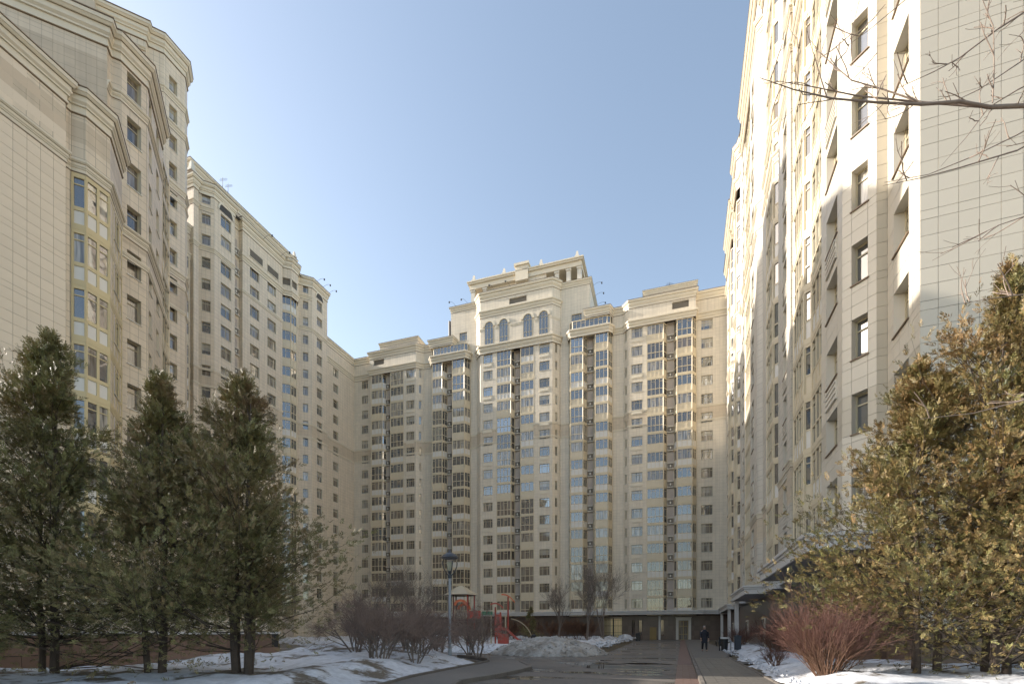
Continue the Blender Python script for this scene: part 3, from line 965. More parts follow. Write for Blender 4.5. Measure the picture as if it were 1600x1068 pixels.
# tier two
dg = lambda x: x + 62.2
p2 = [(-52, dg(-52) ), (-40.1, dg(-40.1)), (-39.95, 21.95), (-39.3, 24.1), (-39.3, 26.1), (-43.0, 29.8), (-50, 29.8)]
p2 = [(-46.3, 16.0), (-39.1, 23.2), (-39.45, 23.6), (-39.45, 23.75), (-39.1, 24.1), (-39.1, 26.0), (-42.8, 29.7), (-52, 29.7)]
t2 = rows(43.4, 13, 1.85)
wall(nl, p2[:2], 0, 43.6, None, ((38.7, 42.6, 3), ), ('lgrey', 'tan', 'trim', 'grey'))
wall(nl, p2[1:], 0, 43.6, {3: [(.45, 1.45, t2, 'one', .35)], 4: [(.5, 1.4, t2, 'one', .3), (3.0, 4.0, t2, 'one', .3)]}, ((30.4, 31.6, 1),), ('stone_left', 'tan', 'trim'), mood=left_mood)
cornice(nl, p2, 43.6, 1.25)
cornice(nl, p2[1:], 30.9, .55, coping=False); cornice(nl, p2[1:], 40.7, .45, coping=False); string(nl, p2[:2], 37.0, .5, .2)
string(nl, p2[1:], 29.3, .4, .15)
mb = MB(); mb.poly([(*p, 45.3) for p in p2]); mb.build('roof', [M['roof']], nl)
wall(nl, [(-52, 29.7), (-52, 22), (-46.3, 16.0)], 0, 45.2, None, (), LM)
# a glazed stack in the angle behind tier two
vv = variants(91, .4, .2)
for k in range(13):
    balcony(nl, [(-43.2, 30.0), (-43.9, 30.7), (-45.2, 32.0), (-46.2, 32.2)], 43.0 - SH * k, vv[k], M['g2'] if k % 2 else M['g3'])
wall(nl, [(-43.4, 29.8), (-46.6, 33.0), (-57.4, 37.6)], 0, 45.0, None, (), LM)
# tier three, the tall core
p3 = [(-64.6, 29.8), (-56.9, 37.7), (-57.2, 38.1), (-56.2, 39.2), (-56.2, 41.7), (-57.3, 42.8), (-66, 42.8), (-71, 47.0)]
t3 = rows(66.2, 20, 1.75)
wall(nl, p3, 0, 69.0, {3: [(.6, 1.55, t3, 'one', .35)]}, ((52.6, 53.9, 1), (39.6, 42.2, 1)), ('stone_left', 'tan', 'trim'), mood=left_mood)
cornice(nl, p3, 67.9, 1.35)
[cornice(nl, p3[1:], z, .55, coping=False) for z in (63.5, 60.2, 53.2, 43.2)]
for z in (52.2, 42.2, 39.3): string(nl, p3[1:], z, .35, .14)
for z in (66.0, 66.7): string(nl, p3[:2], z, .3, .3)
mb = MB(); mb.poly([(*p, 69.7) for p in p3]); mb.build('roof', [M['roof']], nl)
wall(nl, [(-71, 47), (-71, 38), (-64.6, 29.8)], 0, 69.6, None, (), LM)
bt = MB()
for (x, y) in ((-60.6, 33.9), (-58.0, 36.9)):
    d = (math.sqrt(.5), math.sqrt(.5)); nn = (d[1], -d[0])
    P = lambda l, k, z: (x + d[0] * l + nn[0] * k, y + d[1] * l + nn[1] * k, z)
    lo_, hi_ = (1.15, 64.5 if x < -60 else 62.8), (.75, 69.2 if x < -60 else 66.6)
    if x < -60: lo_, hi_ = (1.3, 66.0), (.75, 71.4)
    for (l, h2) in ((lo_, hi_),):
        bt.poly([P(-l[0], 1.0, l[1]), P(l[0], 1.0, l[1]), P(h2[0], .8, h2[1]), P(-h2[0], .8, h2[1])])
        bt.poly([P(l[0], 1.0, l[1]), P(l[0], -.4, l[1]), P(h2[0], -.4, h2[1]), P(h2[0], .8, h2[1])])
        bt.poly([P(-l[0], -.4, l[1]), P(-l[0], 1.0, l[1]), P(-h2[0], .8, h2[1]), P(-h2[0], -.4, h2[1])])
        bt.poly([P(-h2[0], .8, h2[1]), P(h2[0], .8, h2[1]), P(h2[0], -.4, h2[1]), P(-h2[0], -.4, h2[1])])
bt.build('pylon', [M['grey']], nl)

# ---------------------------------------------------------------- right building (path runs from far to near)
rb = empty('apartment_building', (12, 50, 0), 'sunlit cream apartment building on the right edge with stepped bays and pale entrance canopies', 'apartment building',
           'cream apartment buildings round the courtyard')
rb['dark_sills'] = 1
R0 = 58.73
RR = rows(R0, 16, 1.8)
def right_mood(z):
    return (('g2', .35), ('g4', .25), ('g3', .15), ('g1', .2), ('g0', .05))
rbands = ((B1 + 1.2, B2 + 1.2, 1), (10.2, 12.6, 1))
RM = ('rstone', 'tan', 'trim_w')
# solid pieces (x, y) far -> near; openings by metres from the start of each edge
rsegs = [
    ([(7.6, 93.8), (7.6, 88.5), (7.15, 88.0), (7.15, 84.0)], {2: [(1.2, 2.8, RR, 'two', .3)], 0: [(1.5, 3.2, RR, 'two', .25)]}),
    ([(7.3, 79.0), (7.3, 74.2)], {0: [(1.4, 3.2, RR, 'two', .3)]}),
    ([(7.3, 70.2), (7.27, 68.4), (7.7, 68.0), (7.7, 66.6), (7.1, 66.0), (7.1, 63.8)], {4: [(.4, 1.6, RR, 'one', .3)]}),
    ([(7.0, 57.8), (7.0, 52.9), (7.7, 52.2), (7.7, 51.4), (7.25, 51.0), (7.25, 49.0)], {0: [(1.0, 2.6, RR, 'two', .45)]}),
    ([(7.2, 42.9), (7.2, 38.6), (6.92, 38.2), (6.92, 36.9)], {0: [(1.9, 3.7, RR, 'two', .5)]}),
]
for pts, ops in rsegs:
    pts = pts + [(pts[-1][0] + .6, pts[-1][1] + .001)]
    wall(rb, pts, 5.0, 61.5, ops, rbands, RM, mood=right_mood, u_off=-pts[0][1])
    for z in (B1 + .9, B2 + 1.2, 12.6):
        cornice(rb, pts, z, .34, coping=False, name='string_course')
rst = [  # glazed stacks: plan polyline
    [(7.6, 84.0), (7.0, 83.4), (7.0, 79.6), (7.4, 79.0)],
    [(7.5, 74.2), (6.95, 73.7), (6.95, 70.9), (7.5, 70.2)],
    [(7.6, 63.8), (7.15, 63.2), (7.15, 58.5), (7.5, 57.8)],
    [(7.35, 49.0), (7.25, 48.8), (7.25, 45.4), (7.62, 45.0)],
    [(7.3, 36.9), (7.08, 36.7), (7.08, 33.85), (7.42, 33.5)],
]
for i, pl in enumerate(rst):
    va = variants(31 + i, .35, .3)
    mb = MB(); mb.wallquad((pl[0][0] + .35, pl[0][1] + .2), (pl[-1][0] + .35, pl[-1][1] - .2), 5.02, 61.5, 0, 5); mb.build('niche_wall', [M['mauve']], rb)
    for k in range(16):
        balcony(rb, pl, R0 - SH * k, va[k], pick_glass(0, right_mood))
    for z in (B1 + .9, B2 + 1.25):
        cornice(rb, pl, z, .55, coping=False, name='string_course')
# open niches with air conditioners
for (y0, y1) in ((43.0, 44.9), ):
    wall(rb, [(7.95, y1 + .2), (7.95, y0 - .2)], 5.02, 61.5, None, (), ('mauve',))
    for k in range(16):
        ac_unit(rb, (7.9, (y0 + y1) / 2), (0, -1), R0 - SH * k, 1.6)
# flat glazing between the near octagon and the first stack
for k in range(16):
    balcony(rb, [(7.42, 33.4), (7.42, 29.4)], R0 - SH * k, ('yel', 'full', 'white')[k % 3], pick_glass(0, right_mood))
mb = MB(); mb.wallquad((7.62, 33.6), (7.62, 29.0), 5.02, 61.5, 0, 5); mb.build('niche_wall', [M['mauve']], rb)

# near end: every cladding tile is a piece of its own where it shows large
def tiled_wall(parent, a, b, z0, z1, ops=(), u_start=0.0, part_z=(0, 30), bands=(), first=0.6, seed=1, budget=300, tm=('tile_a', 'tile_t')):
    """backing sheet, tiles in courses of .6 m with a short one per storey, openings with reveals and windows"""
    r = random.Random(seed)
    d, L = dirof(a, b); n = (d[1], -d[0])
    at = lambda u, k=0.0: (a[0] + d[0] * u + n[0] * k, a[1] + d[1] * u + n[1] * k)
    back = MB(); ov = list(ops)
    # columns
    ug = [0.0]; u = first
    edges = sorted({round(x, 3) for o in ov for x in (o[0], o[1])})
    while u < L - .12:
        ug.append(u); u += .6
    ug.append(L)
    ug = [x for x in ug if all(abs(x - e) > .16 for e in edges) or x in (0.0, L)] + [e for e in edges]
    ug = sorted(set(ug))
    zg = []; z = z0 - ((z0 - (R0 - 1.8)) % SH)
    while z < z1:
        for k in range(6):
            zg.append(z + .6 * k if k < 6 else 0)
        z += SH
    zg = [q for q in zg if z0 < q < z1]
    zed = sorted({q for o in ov for (rz, rh) in o[2] for q in (rz, rz + rh) if z0 < q < z1})
    zg = sorted(set([z0] + [q for q in zg if all(abs(q - e) > .1 for e in zed)] + zed + [z1]))
    inside = lambda u, z: any(o[0] < u < o[1] and any(rz < z < rz + rh for rz, rh in o[2]) for o in ov)
    back_obj_mats = [M['dark']]
    hold = MB(); tiles = []
    for i in range(len(ug) - 1):
        for j in range(len(zg) - 1):
            uc, zc = (ug[i] + ug[i + 1]) / 2, (zg[j] + zg[j + 1]) / 2
            if inside(uc, zc):
                continue
            hold.wallquad(at(ug[i], -.03), at(ug[i + 1], -.03), zg[j], zg[j + 1], ug[i], ug[i + 1])
            tan = any(za <= zc < zb for za, zb, _ in bands)
            tiles.append((ug[i], ug[i + 1], zg[j], zg[j + 1], tan))
    wo = hold.build('wall', [plain('joint_backing', (.16, .14, .11), .8, .1)], parent)  # dark brown backing sheet that shows in the open joints
    ms = [M[tm[0]], M[tm[1]]]
    tiles.sort(key=lambda t: (0 if part_z[0] <= t[2] < part_z[1] else 1, -t[0] if tm[0] == 'tile_l' else 0))
    rest = MB(); cache = {}; cnt = 0
    g = .007
    for (u0, u1, za, zb, tan) in tiles:
        k = r.uniform(-.002, .003)
        if part_z[0] <= za < part_z[1] and cnt < budget:
            key = (round(u1 - u0, 3), round(zb - za, 3), tan)
            if key not in cache:
                t = MB(); t.obox((0, 0), d, g, u1 - u0 - g, -.02, .0, g, zb - za - g, 0)
                cache[key] = t.mesh('stone_tile', [M[tm[1]] if tan else M[tm[0]]])
            p = at(u0, k)
            inst('stone_tile', cache[key], wo, (p[0], p[1], za))
            cnt += 1
        else:
            rest.obox(at(0, k), d, u0 + g, u1 - g, -.02, 0, za + g, zb - g, 1 if tan else 0)
    if rest.f:
        tag(rest.build('wall_cladding', ms, parent), kind='stuff')
    rv = MB()
    for (u0, u1, rws, kind, dep) in ov:
        for rz, rh in rws:
            if rz < z0 or rz + rh > z1: continue
            A, B, A2, B2_ = at(u0), at(u1), at(u0, -dep), at(u1, -dep); zt = rz + rh
            rv.poly([(*A, rz), (*A2, rz), (*A2, zt), (*A, zt)]); rv.poly([(*B2_, rz), (*B, rz), (*B, zt), (*B2_, zt)])
            rv.poly([(*A, rz), (*B, rz), (*B2_, rz), (*A2, rz)]); rv.poly([(*A2, zt), (*B2_, zt), (*B, zt), (*A, zt)])
            add_window(parent, at((u0 + u1) / 2), d, rz, u1 - u0, rh, kind, dep, pick_glass(rz, right_mood))
    if rv.f: rv.build('window_reveal', [M['trim_w']], parent)

def tile_mat(name, c):
    m, nt, b = new_mat(name)
    oi = nt.nodes.new('ShaderNodeObjectInfo')
    geo = nt.nodes.new('ShaderNodeNewGeometry')
    f = math_node(nt, 'ADD', math_node(nt, 'MULTIPLY', oi.outputs['Random'], .5), math_node(nt, 'MULTIPLY', geo.outputs['Random Per Island'], .5))
    n2 = noise(nt, 1.2, 6, .6)
    f2 = math_node(nt, 'ADD', math_node(nt, 'MULTIPLY', f, .5), math_node(nt, 'MULTIPLY', n2, .5))
    nt.links.new(mix_col(nt, f2, tuple(x * .88 for x in c), tuple(x * 1.1 for x in c)), b.inputs['Base Color'])
    b.inputs['Roughness'].default_value = .42
    bump(nt, b, noise(nt, 6, 4), .003, .5)
    return m
M['tile_a'] = tile_mat('single_tile', (0.585, 0.535, 0.445))
M['tile_t'] = tile_mat('single_tan_tile', (0.50, 0.45, 0.36))
M['tile_l'] = tile_mat('single_beige_tile', (0.70, 0.60, 0.47)); M['tile_lt'] = tile_mat('single_brown_tile', (0.57, 0.47, 0.35))
tiled_wall(nl, (-34.2, 11.3), (-34.2, 18.15), 0, 33.0, (), part_z=(12.5, 33), bands=((30.9, 32.3, 1),), seed=8, first=.25, budget=300, tm=('tile_l', 'tile_lt'))
EB = ((B1 + 1.2, B2 + 1.2, 1), (10.2, 12.3, 1))
tiled_wall(rb, (6.92, 29.3), (6.92, 25.8), 5, 61.5, [(.95, 2.75, RR, 'two', .38)], part_z=(5, 26), bands=EB, seed=2, budget=100)
tiled_wall(rb, (6.92, 25.8), (7.92, 24.8), 5, 61.5, [(.40, 1.06, RR, 'one', .34)], part_z=(5, 26), bands=EB, seed=3, first=.40, budget=130)
tiled_wall(rb, (7.92, 24.8), (8.3, 24.8), 5, 61.5, (), part_z=(5, 26), bands=((5, 62, 1),), seed=4, first=.38)
tiled_wall(rb, (8.3, 24.8), (8.3, 21.8), 5, 61.5, [(.65, 2.05, RR, 'two', .42)], part_z=(5, 26), bands=EB, seed=5, budget=140)
wall(rb, [(8.3, 21.79), (14.5, 21.79)], 0, 1.6, None, (), ('granite',))
tiled_wall(rb, (8.3, 21.8), (14.5, 21.8), 1.5, 61.5, (), part_z=(2.5, 26.5), bands=(), seed=6, first=.54, budget=290)
wall(rb, [(7.6, 93), (7.6, 29.3), (6.92, 29.3), (6.92, 25.8), (7.92, 24.8), (8.3, 24.8), (8.3, 21.8)], 0, 5, None, (), ('granite',))
sl_, = (MB(),)
top = [(7.6, 93.8), (7.6, 88.5), (7.1, 88.0), (7.1, 79), (7.3, 79), (7.3, 74.2), (6.9, 73.7), (6.9, 70.5), (7.3, 70.0), (7.7, 68), (7.7, 66.6), (7.1, 66.0), (7.1, 52.9), (7.7, 52.2), (7.7, 51.4), (7.25, 51.0), (7.2, 38.6), (6.92, 38.2), (6.92, 25.8), (7.92, 24.8), (8.3, 24.8), (8.3, 21.8), (14.5, 21.8)]
wall(rb, top, 61.5, 64.6, None, (), RM); cornice(rb, top, 64.0, 1.2); cornice(rb, top, 60.0, 1.0, coping=False)
mb = MB(); mb.poly([(14.5, 21.8, 65.4), (8.3, 21.8, 65.4), (7.0, 26, 65.4), (7.0, 93.8, 65.4), (22, 93.8, 65.4), (22, 21.8, 65.4)]); mb.poly([(22, 21.8, 0), (22, 93.8, 0), (22, 93.8, 65), (22, 21.8, 65)])
mb.poly([(14.5, 21.8, 0), (22, 21.8, 0), (22, 21.8, 65), (14.5, 21.8, 65)])
mb.build('roof', [M['roof']], rb)
def canopy(x, y0, y1, zt=5.6, xin=7.7):
    m = MB()
    p = [(xin, y1), (x, y1), (x, y0), (xin, y0)]
    sweep(m, p, [(-.1, zt - .75), (0, zt - .75), (0, zt - .33), (.07, zt - .3), (.07, zt - .2), (.16, zt - .14), (.16, zt), (-.1, zt + .02)], 0)
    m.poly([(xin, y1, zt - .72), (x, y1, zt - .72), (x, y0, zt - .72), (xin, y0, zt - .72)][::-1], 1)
    m.poly([(xin, y1, zt), (x, y1, zt), (x, y0, zt), (xin, y0, zt)], 0)
    o = m.build('canopy', [M['canopy'], M['soffit']], rb)
canopy(4.95, 23.2, 36.0); canopy(6.5, 41.0, 45.0, 5.5); canopy(5.3, 47.5, 59.0, 5.6); canopy(6.1, 62, 68, 5.55); canopy(6.15, 75.5, 91.0, 5.45)
mb = MB(); mb.wallquad((8.3, 93.5), (8.3, 24.9), 4.5, 61.6, 0, 70); mb.build('inner_wall', [M['mauve']], rb)
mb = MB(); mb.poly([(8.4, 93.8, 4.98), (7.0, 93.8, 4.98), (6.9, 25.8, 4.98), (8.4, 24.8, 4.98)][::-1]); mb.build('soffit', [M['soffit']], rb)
mb = MB(); sweep(mb, [(7.6, 75.5), (7.6, 22), (14, 22)][:2], [(0, 4.9), (.2, 4.9), (.2, 5.25), (.3, 5.3), (.3, 5.5), (0, 5.55)], 0); mb.build('ledge', [M['canopy']], rb)
cl = MB(); cl.obox((0, 0), (1, 0), -.2, .2, -.2, .2, 0, 4.85); clm = cl.mesh('column', [M['canopy']])
for (x, y) in ((5.7, 58.2), (6.5, 76.3), (6.5, 90)):
    inst('column', clm, rb, (x, y, 0))
for y in (30.5, 52.5, 65, 82):
    dmb = MB(); dmb.obox((7.6, y + 1), (0, -1), 0, 1.8, 0, .12, 0, 2.9); dmb.build('door', [M['trim_w']], rb)
    dmb = MB(); dmb.obox((7.6, y + .9), (0, -1), 0, 1.6, .12, .15, .1, 2.7); dmb.build('pane', [M['g3']], rb)

apr = MB(); apr.obox((0, 0), (0, -1), -.85, .85, 0, .05, -1.15, -.25, 0)
for z_ in (-1.12, -.86, -.6, -.34): apr.obox((0, 0), (0, -1), -.8, .8, .05, .09, z_, z_ + .1, 0)
aprm = apr.mesh('apron_panel', [M['trim_w']])
for k in range(16):
    if k % 2: inst('apron_panel', aprm, rb, (6.92, 27.45, R0 - SH * k - 1.8))
    inst('apron_panel', aprm, rb, (7.2, 40.1, R0 - SH * k - 1.8))
    if k % 2 == 0: inst('apron_panel', aprm, rb, (7.0, 56.0, R0 - SH * k - 1.8))
# golden block made up to supply the bright light seen through the passage
yb = empty('apartment_building', (-17, 138, 0), 'made-up golden block standing in for the sunlit lattice and trees beyond the passage', 'apartment building')
m = MB(); m.obox((-34, 131), (.94, .34), 0, 40, -1, 0, 0, 12, 0); m.build('wall', [plain('golden_stand_in', (.72, .55, .30), .7, .15, .5)], yb)
for k in range(14):
    m = MB(); m.obox((-34, 131), (.94, .34), 1 + k * 2.8, 2.1 + k * 2.8, 0, .08, 6.4, 8.2); m.obox((-34, 131), (.94, .34), 1 + k * 2.8, 2.1 + k * 2.8, 0, .08, 9.4, 11); m.build('window', [M['g0']], yb)

# ---------------------------------------------------------------- roof gear
def mast(parent, x, y, z, h, kind=0):
    m = MB()
    m.tube((x, y, z), (x, y, z + h), .035, .03, 5)
    if kind == 0:
        for k, w in ((.95, .5), (.85, .7), (.75, .6)):
            m.tube((x - w, y, z + h * k), (x + w, y + .3, z + h * k), .02, .02, 4)
    m.build('antenna', [M['dark']], parent)
def flood(parent, x, y, z, dx, dy):
    m = MB(); L = 1.9
    pts = [(x + dx * L * t, y + dy * L * t, z + .55 * math.sin(t * 2.3)) for t in (0, .2, .4, .6, .8, 1)]
    m.path_tube(pts, .022, 5)
    e = pts[-1]; m.obox((e[0], e[1]), (1, 0), -.11, .11, -.08, .08, e[2] - .28, e[2] + .02)
    m.build('roof_floodlight', [M['dark']], parent)
for y in (77.5, 79.2, 81.0): flood(lw, -68.4, y, 70.6, 1, .1)
for y in (65.5, 69.5): flood(lw, -69.3, y, 70.2, 1, .1)
mast(lw, -70.5, 56.5, 70.6, 2.2, 1); mast(lw, -71.2, 59.2, 74.5, 1.6); mast(lw, -71.2, 60.2, 74.5, 1.4); mast(lw, -69.5, 78, 70.5, 1.6, 1)
for s in (53.8,): 
    for k in range(3): flood(cb, *C(s - .3, -2 - 3 * k), 69.2, 1, 0)
for s in (25.5, 28.2): flood(cb, *C(s, .5), 69.4, -.5, -.6)
for s in (34.6, 38.0): flood(cb, *C(s, 2.2), 69.6, -.3, -.7)
mast(cb, *C(68, -2), 65.4, 1.5); mast(cb, *C(70.5, -3), 65.2, 1.2, 1)
for (x, y) in ((-61.6, 32.8), (-61.0, 33.5)): flood(nl, x + 1, y - 1, 66.5, .5, -.5)

# ---------------------------------------------------------------- ground
def asphalt(name, c, wet=True):
    m, nt, b = new_mat(name)
    f = noise(nt, .22, 6, .6); g = noise(nt, 14, 4, .7); k = noise(nt, 90, 3, .6)
    base = mix_col(nt, ramp(nt, f, [(.3, 0), (.7, 1)]), tuple(x * .72 for x in c), tuple(x * 1.3 for x in c))
    base = mix_col(nt, math_node(nt, 'MULTIPLY', g, .5), base, tuple(x * 1.5 for x in c))
    if wet:
        mp = nt.nodes.new('ShaderNodeMapping'); mp.inputs['Scale'].default_value = (.22, .75, 1); mp.inputs['Rotation'].default_value = (0, 0, -.33)
        tc = nt.nodes.new('ShaderNodeTexCoord'); nt.links.new(tc.outputs['Object'], mp.inputs[0])
        wz = nt.nodes.new('ShaderNodeTexNoise'); wz.inputs['Scale'].default_value = 1.0; wz.inputs['Detail'].default_value = 5
        nt.links.new(mp.outputs[0], wz.inputs['Vector'])
        w = ramp(nt, wz.outputs['Fac'], [(.49, 0), (.56, 1)])
        base = mix_col(nt, math_node(nt, 'MULTIPLY', w, .55), base, tuple(x * .38 for x in c))
        p = ramp(nt, wz.outputs['Fac'], [(.57, 0), (.585, 1)])
        r = mix_col(nt, p, (.62, .62, .62), (.04, .04, .04))
        nt.links.new(r, b.inputs['Roughness'])
        h = math_node(nt, 'MULTIPLY', k, math_node(nt, 'SUBTRACT', 1.0, p))
        bump(nt, b, h, .008, .6)
    else:
        b.inputs['Roughness'].default_value = .75
        bump(nt, b, k, .006, .6)
    # crumbs of dirty snow and grit
    s = ramp(nt, noise(nt, 5, 8, .72), [(.60, 0), (.66, 1)])
    base = mix_col(nt, math_node(nt, 'MULTIPLY', s, .16), base, (.45, .44, .42))
    nt.links.new(base, b.inputs['Base Color'])
    return m
M['asphalt'] = asphalt('wet_asphalt', (.115, .101, .088))
M['path'] = asphalt('path_asphalt', (.125, .113, .100), wet=False)
M['slab'] = plain('paving_slab', (.125, .115, .102), .7, .25, 2.5, bmp=.004)
M['redpav'] = plain('red_paver', (.155, .098, .080), .75, .3, 3, bmp=.004)
M['kerb'] = plain('kerb_concrete', (.145, .125, .105), .8, .3, 3, bmp=.01)
def snow_mat(name, dirt_lo, dirt_hi, dirt=(.11, .085, .055), sc=.9, clean=(.64, .655, .685)):
    m, nt, b = new_mat(name)
    f = noise(nt, sc, 8, .66)
    d = ramp(nt, f, [(dirt_lo, 1), (dirt_hi, 0)])
    g = noise(nt, 9, 6, .7)
    dc = mix_col(nt, g, tuple(x * .5 for x in dirt), tuple(x * 1.7 for x in dirt))
    sn = mix_col(nt, ramp(nt, noise(nt, 3.5, 8, .7), [(.35, 1), (.62, 0)]), clean, tuple(x * .72 for x in clean))
    nt.links.new(mix_col(nt, d, sn, dc), b.inputs['Base Color'])
    b.inputs['Roughness'].default_value = .65
    bump(nt, b, noise(nt, 7, 9, .7), .05, .5)
    return m
M['water'] = plain('puddle_water', (.018, .016, .014), .02, .1)
M['snow'] = snow_mat('old_snow', .36, .43)
M['snow_bank'] = snow_mat('patchy_snow', .41, .48, sc=.6)
M['dirty_snow'] = snow_mat('dirty_snow', .36, .58, (.15, .13, .105), 1.1, (.42, .405, .375))
M['soil'] = plain('dead_grass', (.10, .078, .045), .95, .5, 3, bmp=.03)

def sheet(name, pts, z, mat, **k):
    m = MB(); m.poly([(*p, z) for p in pts], 0)
    return tag(m.build(name, [mat], loc=(pts[0][0], pts[0][1], z)), kind='structure', **k)
S_ = 700
sheet('ground', [(-S_, -S_), (S_, -S_), (S_, S_), (-S_, S_)], -.03, M['soil'])
sheet('road', [(-14, -30), (-.18, -30), (-.18, 91), (-9.5, 91), (-6.4, 68), (-5.2, 40), (-4.9, 29), (-8, 27.6), (-11.4, 28.6), (-15.2, 31.5), (-18.5, 33), (-24, 37), (-26, 33), (-16.6, 27.6), (-12.0, 24.9), (-14, 16)], 0.0, M['asphalt'])
sheet('driveway', [(-22, 19), (-19.5, 24), (-26, 36), (-44, 52), (-52, 52), (-34, 34)], .0, M['asphalt'])
for i, (cx_, cy_, ra, rb_) in enumerate(((-2.6, 20.6, 1.7, 1.1), (-4.4, 22.6, 1.5, .8), (-1.6, 23.4, 1.1, .5), (-3.4, 17.6, .9, .35), (-1.5, 18.6, .8, .35), (-4.9, 25.2, 1.6, .35))):
    sheet('puddle', [(cx_ + ra * (1 + .22 * math.sin(3 * t + i) + .16 * math.sin(5 * t + 2 * i) + .08 * math.sin(11 * t)) * math.cos(t), cy_ + rb_ * (1 + .25 * math.sin(4 * t + i) + .12 * math.sin(9 * t)) * math.sin(t)) for t in np.linspace(0, 6.283, 41)[:-1]], .005, M['water'])
# footpath with its kerb
fp_in = [(-6.6, 2), (-7.2, 9.6), (-7.9, 13.0), (-8.2, 16.2), (-8.4, 19.2), (-8.6, 21.0), (-9.2, 22.4), (-10.3, 23.8), (-12.4, 25.6)]
fp_out = [(-5.9, 2), (-6.1, 9.3), (-5.9, 12.5), (-5.65, 14.5), (-5.55, 16.5), (-5.55, 18.2), (-5.9, 19.2), (-7.1, 21.6), (-9.2, 24.3), (-11.8, 26.4)]
fp_out = [(x + (1.1 if y < 10 else 0), y) for x, y in fp_out]
m = MB(); m.poly([(*p, .10) for p in fp_out + fp_in[::-1]], 0)
fp = tag(m.build('footpath', [M['path']], loc=(-7, 15, .1)), kind='structure')
def kerb(path, z0, z1, w=.14, step=1.0, gap=.012, parent=None):
    """kerb stones laid one by one along a polyline"""
    pts = []
    for a, b in zip(path[:-1], path[1:]):
        d, L = dirof(a, b); n = max(1, int(round(L / step)))
        for i in range(n):
            pts.append(((a[0] + d[0] * L * i / n, a[1] + d[1] * L * i / n), d, L / n))
    r = random.Random(len(pts)); cache = {}
    for p, d, L in pts:
        k = round(L, 2)
        if k not in cache:
            q = MB(); q.obox((0, 0), (1, 0), gap, k - gap, -w, 0, z0, z1 - .015); q.obox((0, 0), (1, 0), gap + .01, k - gap - .01, -w + .015, -.01, z1 - .015, z1)
            cache[k] = q.mesh('kerb_stone', [M['kerb']])
        o = inst('kerb_stone', cache[k], parent, (p[0], p[1], r.uniform(-.006, .006)), math.atan2(d[1], d[0]))
        if parent is None: tag(o, kind='structure')
kerb(fp_out[1:8], -.02, .13, parent=fp)
kerb(fp_in[::-1][:-1], .0, .17, .10, parent=fp)
# red paver strip, kerb and slab pavement
pav = sheet('pavement', [(.62, -30), (2.45, -30), (2.45, 29.5), (3.4, 36), (3.0, 60), (4.5, 91), (.62, 91)], .105, M['slab'])
strip = sheet('paver_strip', [(-.18, -30), (.48, -30), (.48, 91), (-.18, 91)], .012, M['redpav'])
def cells(parent, x0, nx, wx, y0, ny, wy, z, h, mat, name, seed):
    r = random.Random(seed); q = MB(); q.box(.004, wx - .004, .004, wy - .004, 0, h)
    me = q.mesh(name, [mat])
    for i in range(nx):
        for j in range(ny):
            o = inst(name, me, parent, (x0 + i * wx, y0 + j * wy, z + r.uniform(-.002, .002)))
M['redpav2'] = tile_mat('single_paver', (.16, .10, .082)); M['slab2'] = tile_mat('single_slab', (.130, .119, .105))
cells(strip, -.18, 3, .22, 13.0, 90, .11, .014, .012, M['redpav2'], 'paving_brick', 1)
cells(pav, .63, 6, .303, 13.0, 48, .303, .108, .010, M['slab2'], 'paving_slab', 2)
kerb([(.48, 91), (.48, 30)], 0, .13, .13, 6, parent=pav); kerb([(.48, 30), (.48, 8)], 0, .13, .13, 1.0, parent=pav)
kerb([(2.45, 8), (2.45, 29.5), (3.3, 36)], .0, .15, .09, 1.0, parent=pav)
sheet('side_path', [(2.5, 23.4), (9, 24.2), (9, 25.6), (2.5, 25.0)], .10, M['path'])

# snow fields as height sheets
rs = np.random.RandomState(3)
_ph = [(rs.uniform(-3.2, 3.2), rs.uniform(-3.2, 3.2), rs.uniform(0, 6.3)) for _ in range(60)]
def fbm(X, Y, base=1.0):
    Z = np.zeros_like(X); amp = 0
    for i, (a, b, c) in enumerate(_ph):
        s = base * (1 + i * .16); w = 1 / (1 + i * .35)
        Z += w * np.sin(a * s * X + b * s * Y + c); amp += w
    return Z / amp * 3.0
def heightfield(name, x0, x1, y0, y1, step, fn, mat):
    xs = np.arange(x0, x1 + step * .5, step); ys = np.arange(y0, y1 + step * .5, step)
    X, Y = np.meshgrid(xs, ys); Z = fn(X, Y)
    nx, ny = len(xs), len(ys)
    idx = np.arange(nx * ny).reshape(ny, nx)
    q = np.stack([idx[:-1, :-1], idx[:-1, 1:], idx[1:, 1:], idx[1:, :-1]], -1).reshape(-1, 4)
    zf = Z.reshape(-1)
    q = q[(zf[q] > -.02).any(axis=1)]
    me = bpy.data.meshes.new(name)
    me.from_pydata(np.stack([X.reshape(-1) - x0, Y.reshape(-1) - y0, zf], 1).tolist(), [], q.tolist())
    me.materials.append(mat); me.polygons.foreach_set('use_smooth', [True] * len(q)); me.update()
    o = bpy.data.objects.new(name, me); col.objects.link(o); o.location = (x0, y0, 0)
    return o
def sd_poly(X, Y, poly):
    """signed distance to polygon, positive inside"""
    D = np.full(X.shape, 1e9); ins = np.zeros(X.shape, bool)
    n = len(poly)
    for i in range(n):
        ax, ay = poly[i]; bx, by = poly[(i + 1) % n]
        ex, ey = bx - ax, by - ay; L2 = ex * ex + ey * ey
        t = np.clip(((X - ax) * ex + (Y - ay) * ey) / L2, 0, 1)
        D = np.minimum(D, np.hypot(X - ax - t * ex, Y - ay - t * ey))
        if ay != by:
            c = ((ay > Y) != (by > Y)) & (X < (bx - ax) * (Y - ay) / (by - ay) + ax)
            ins ^= c
    return np.where(ins, D, -D)
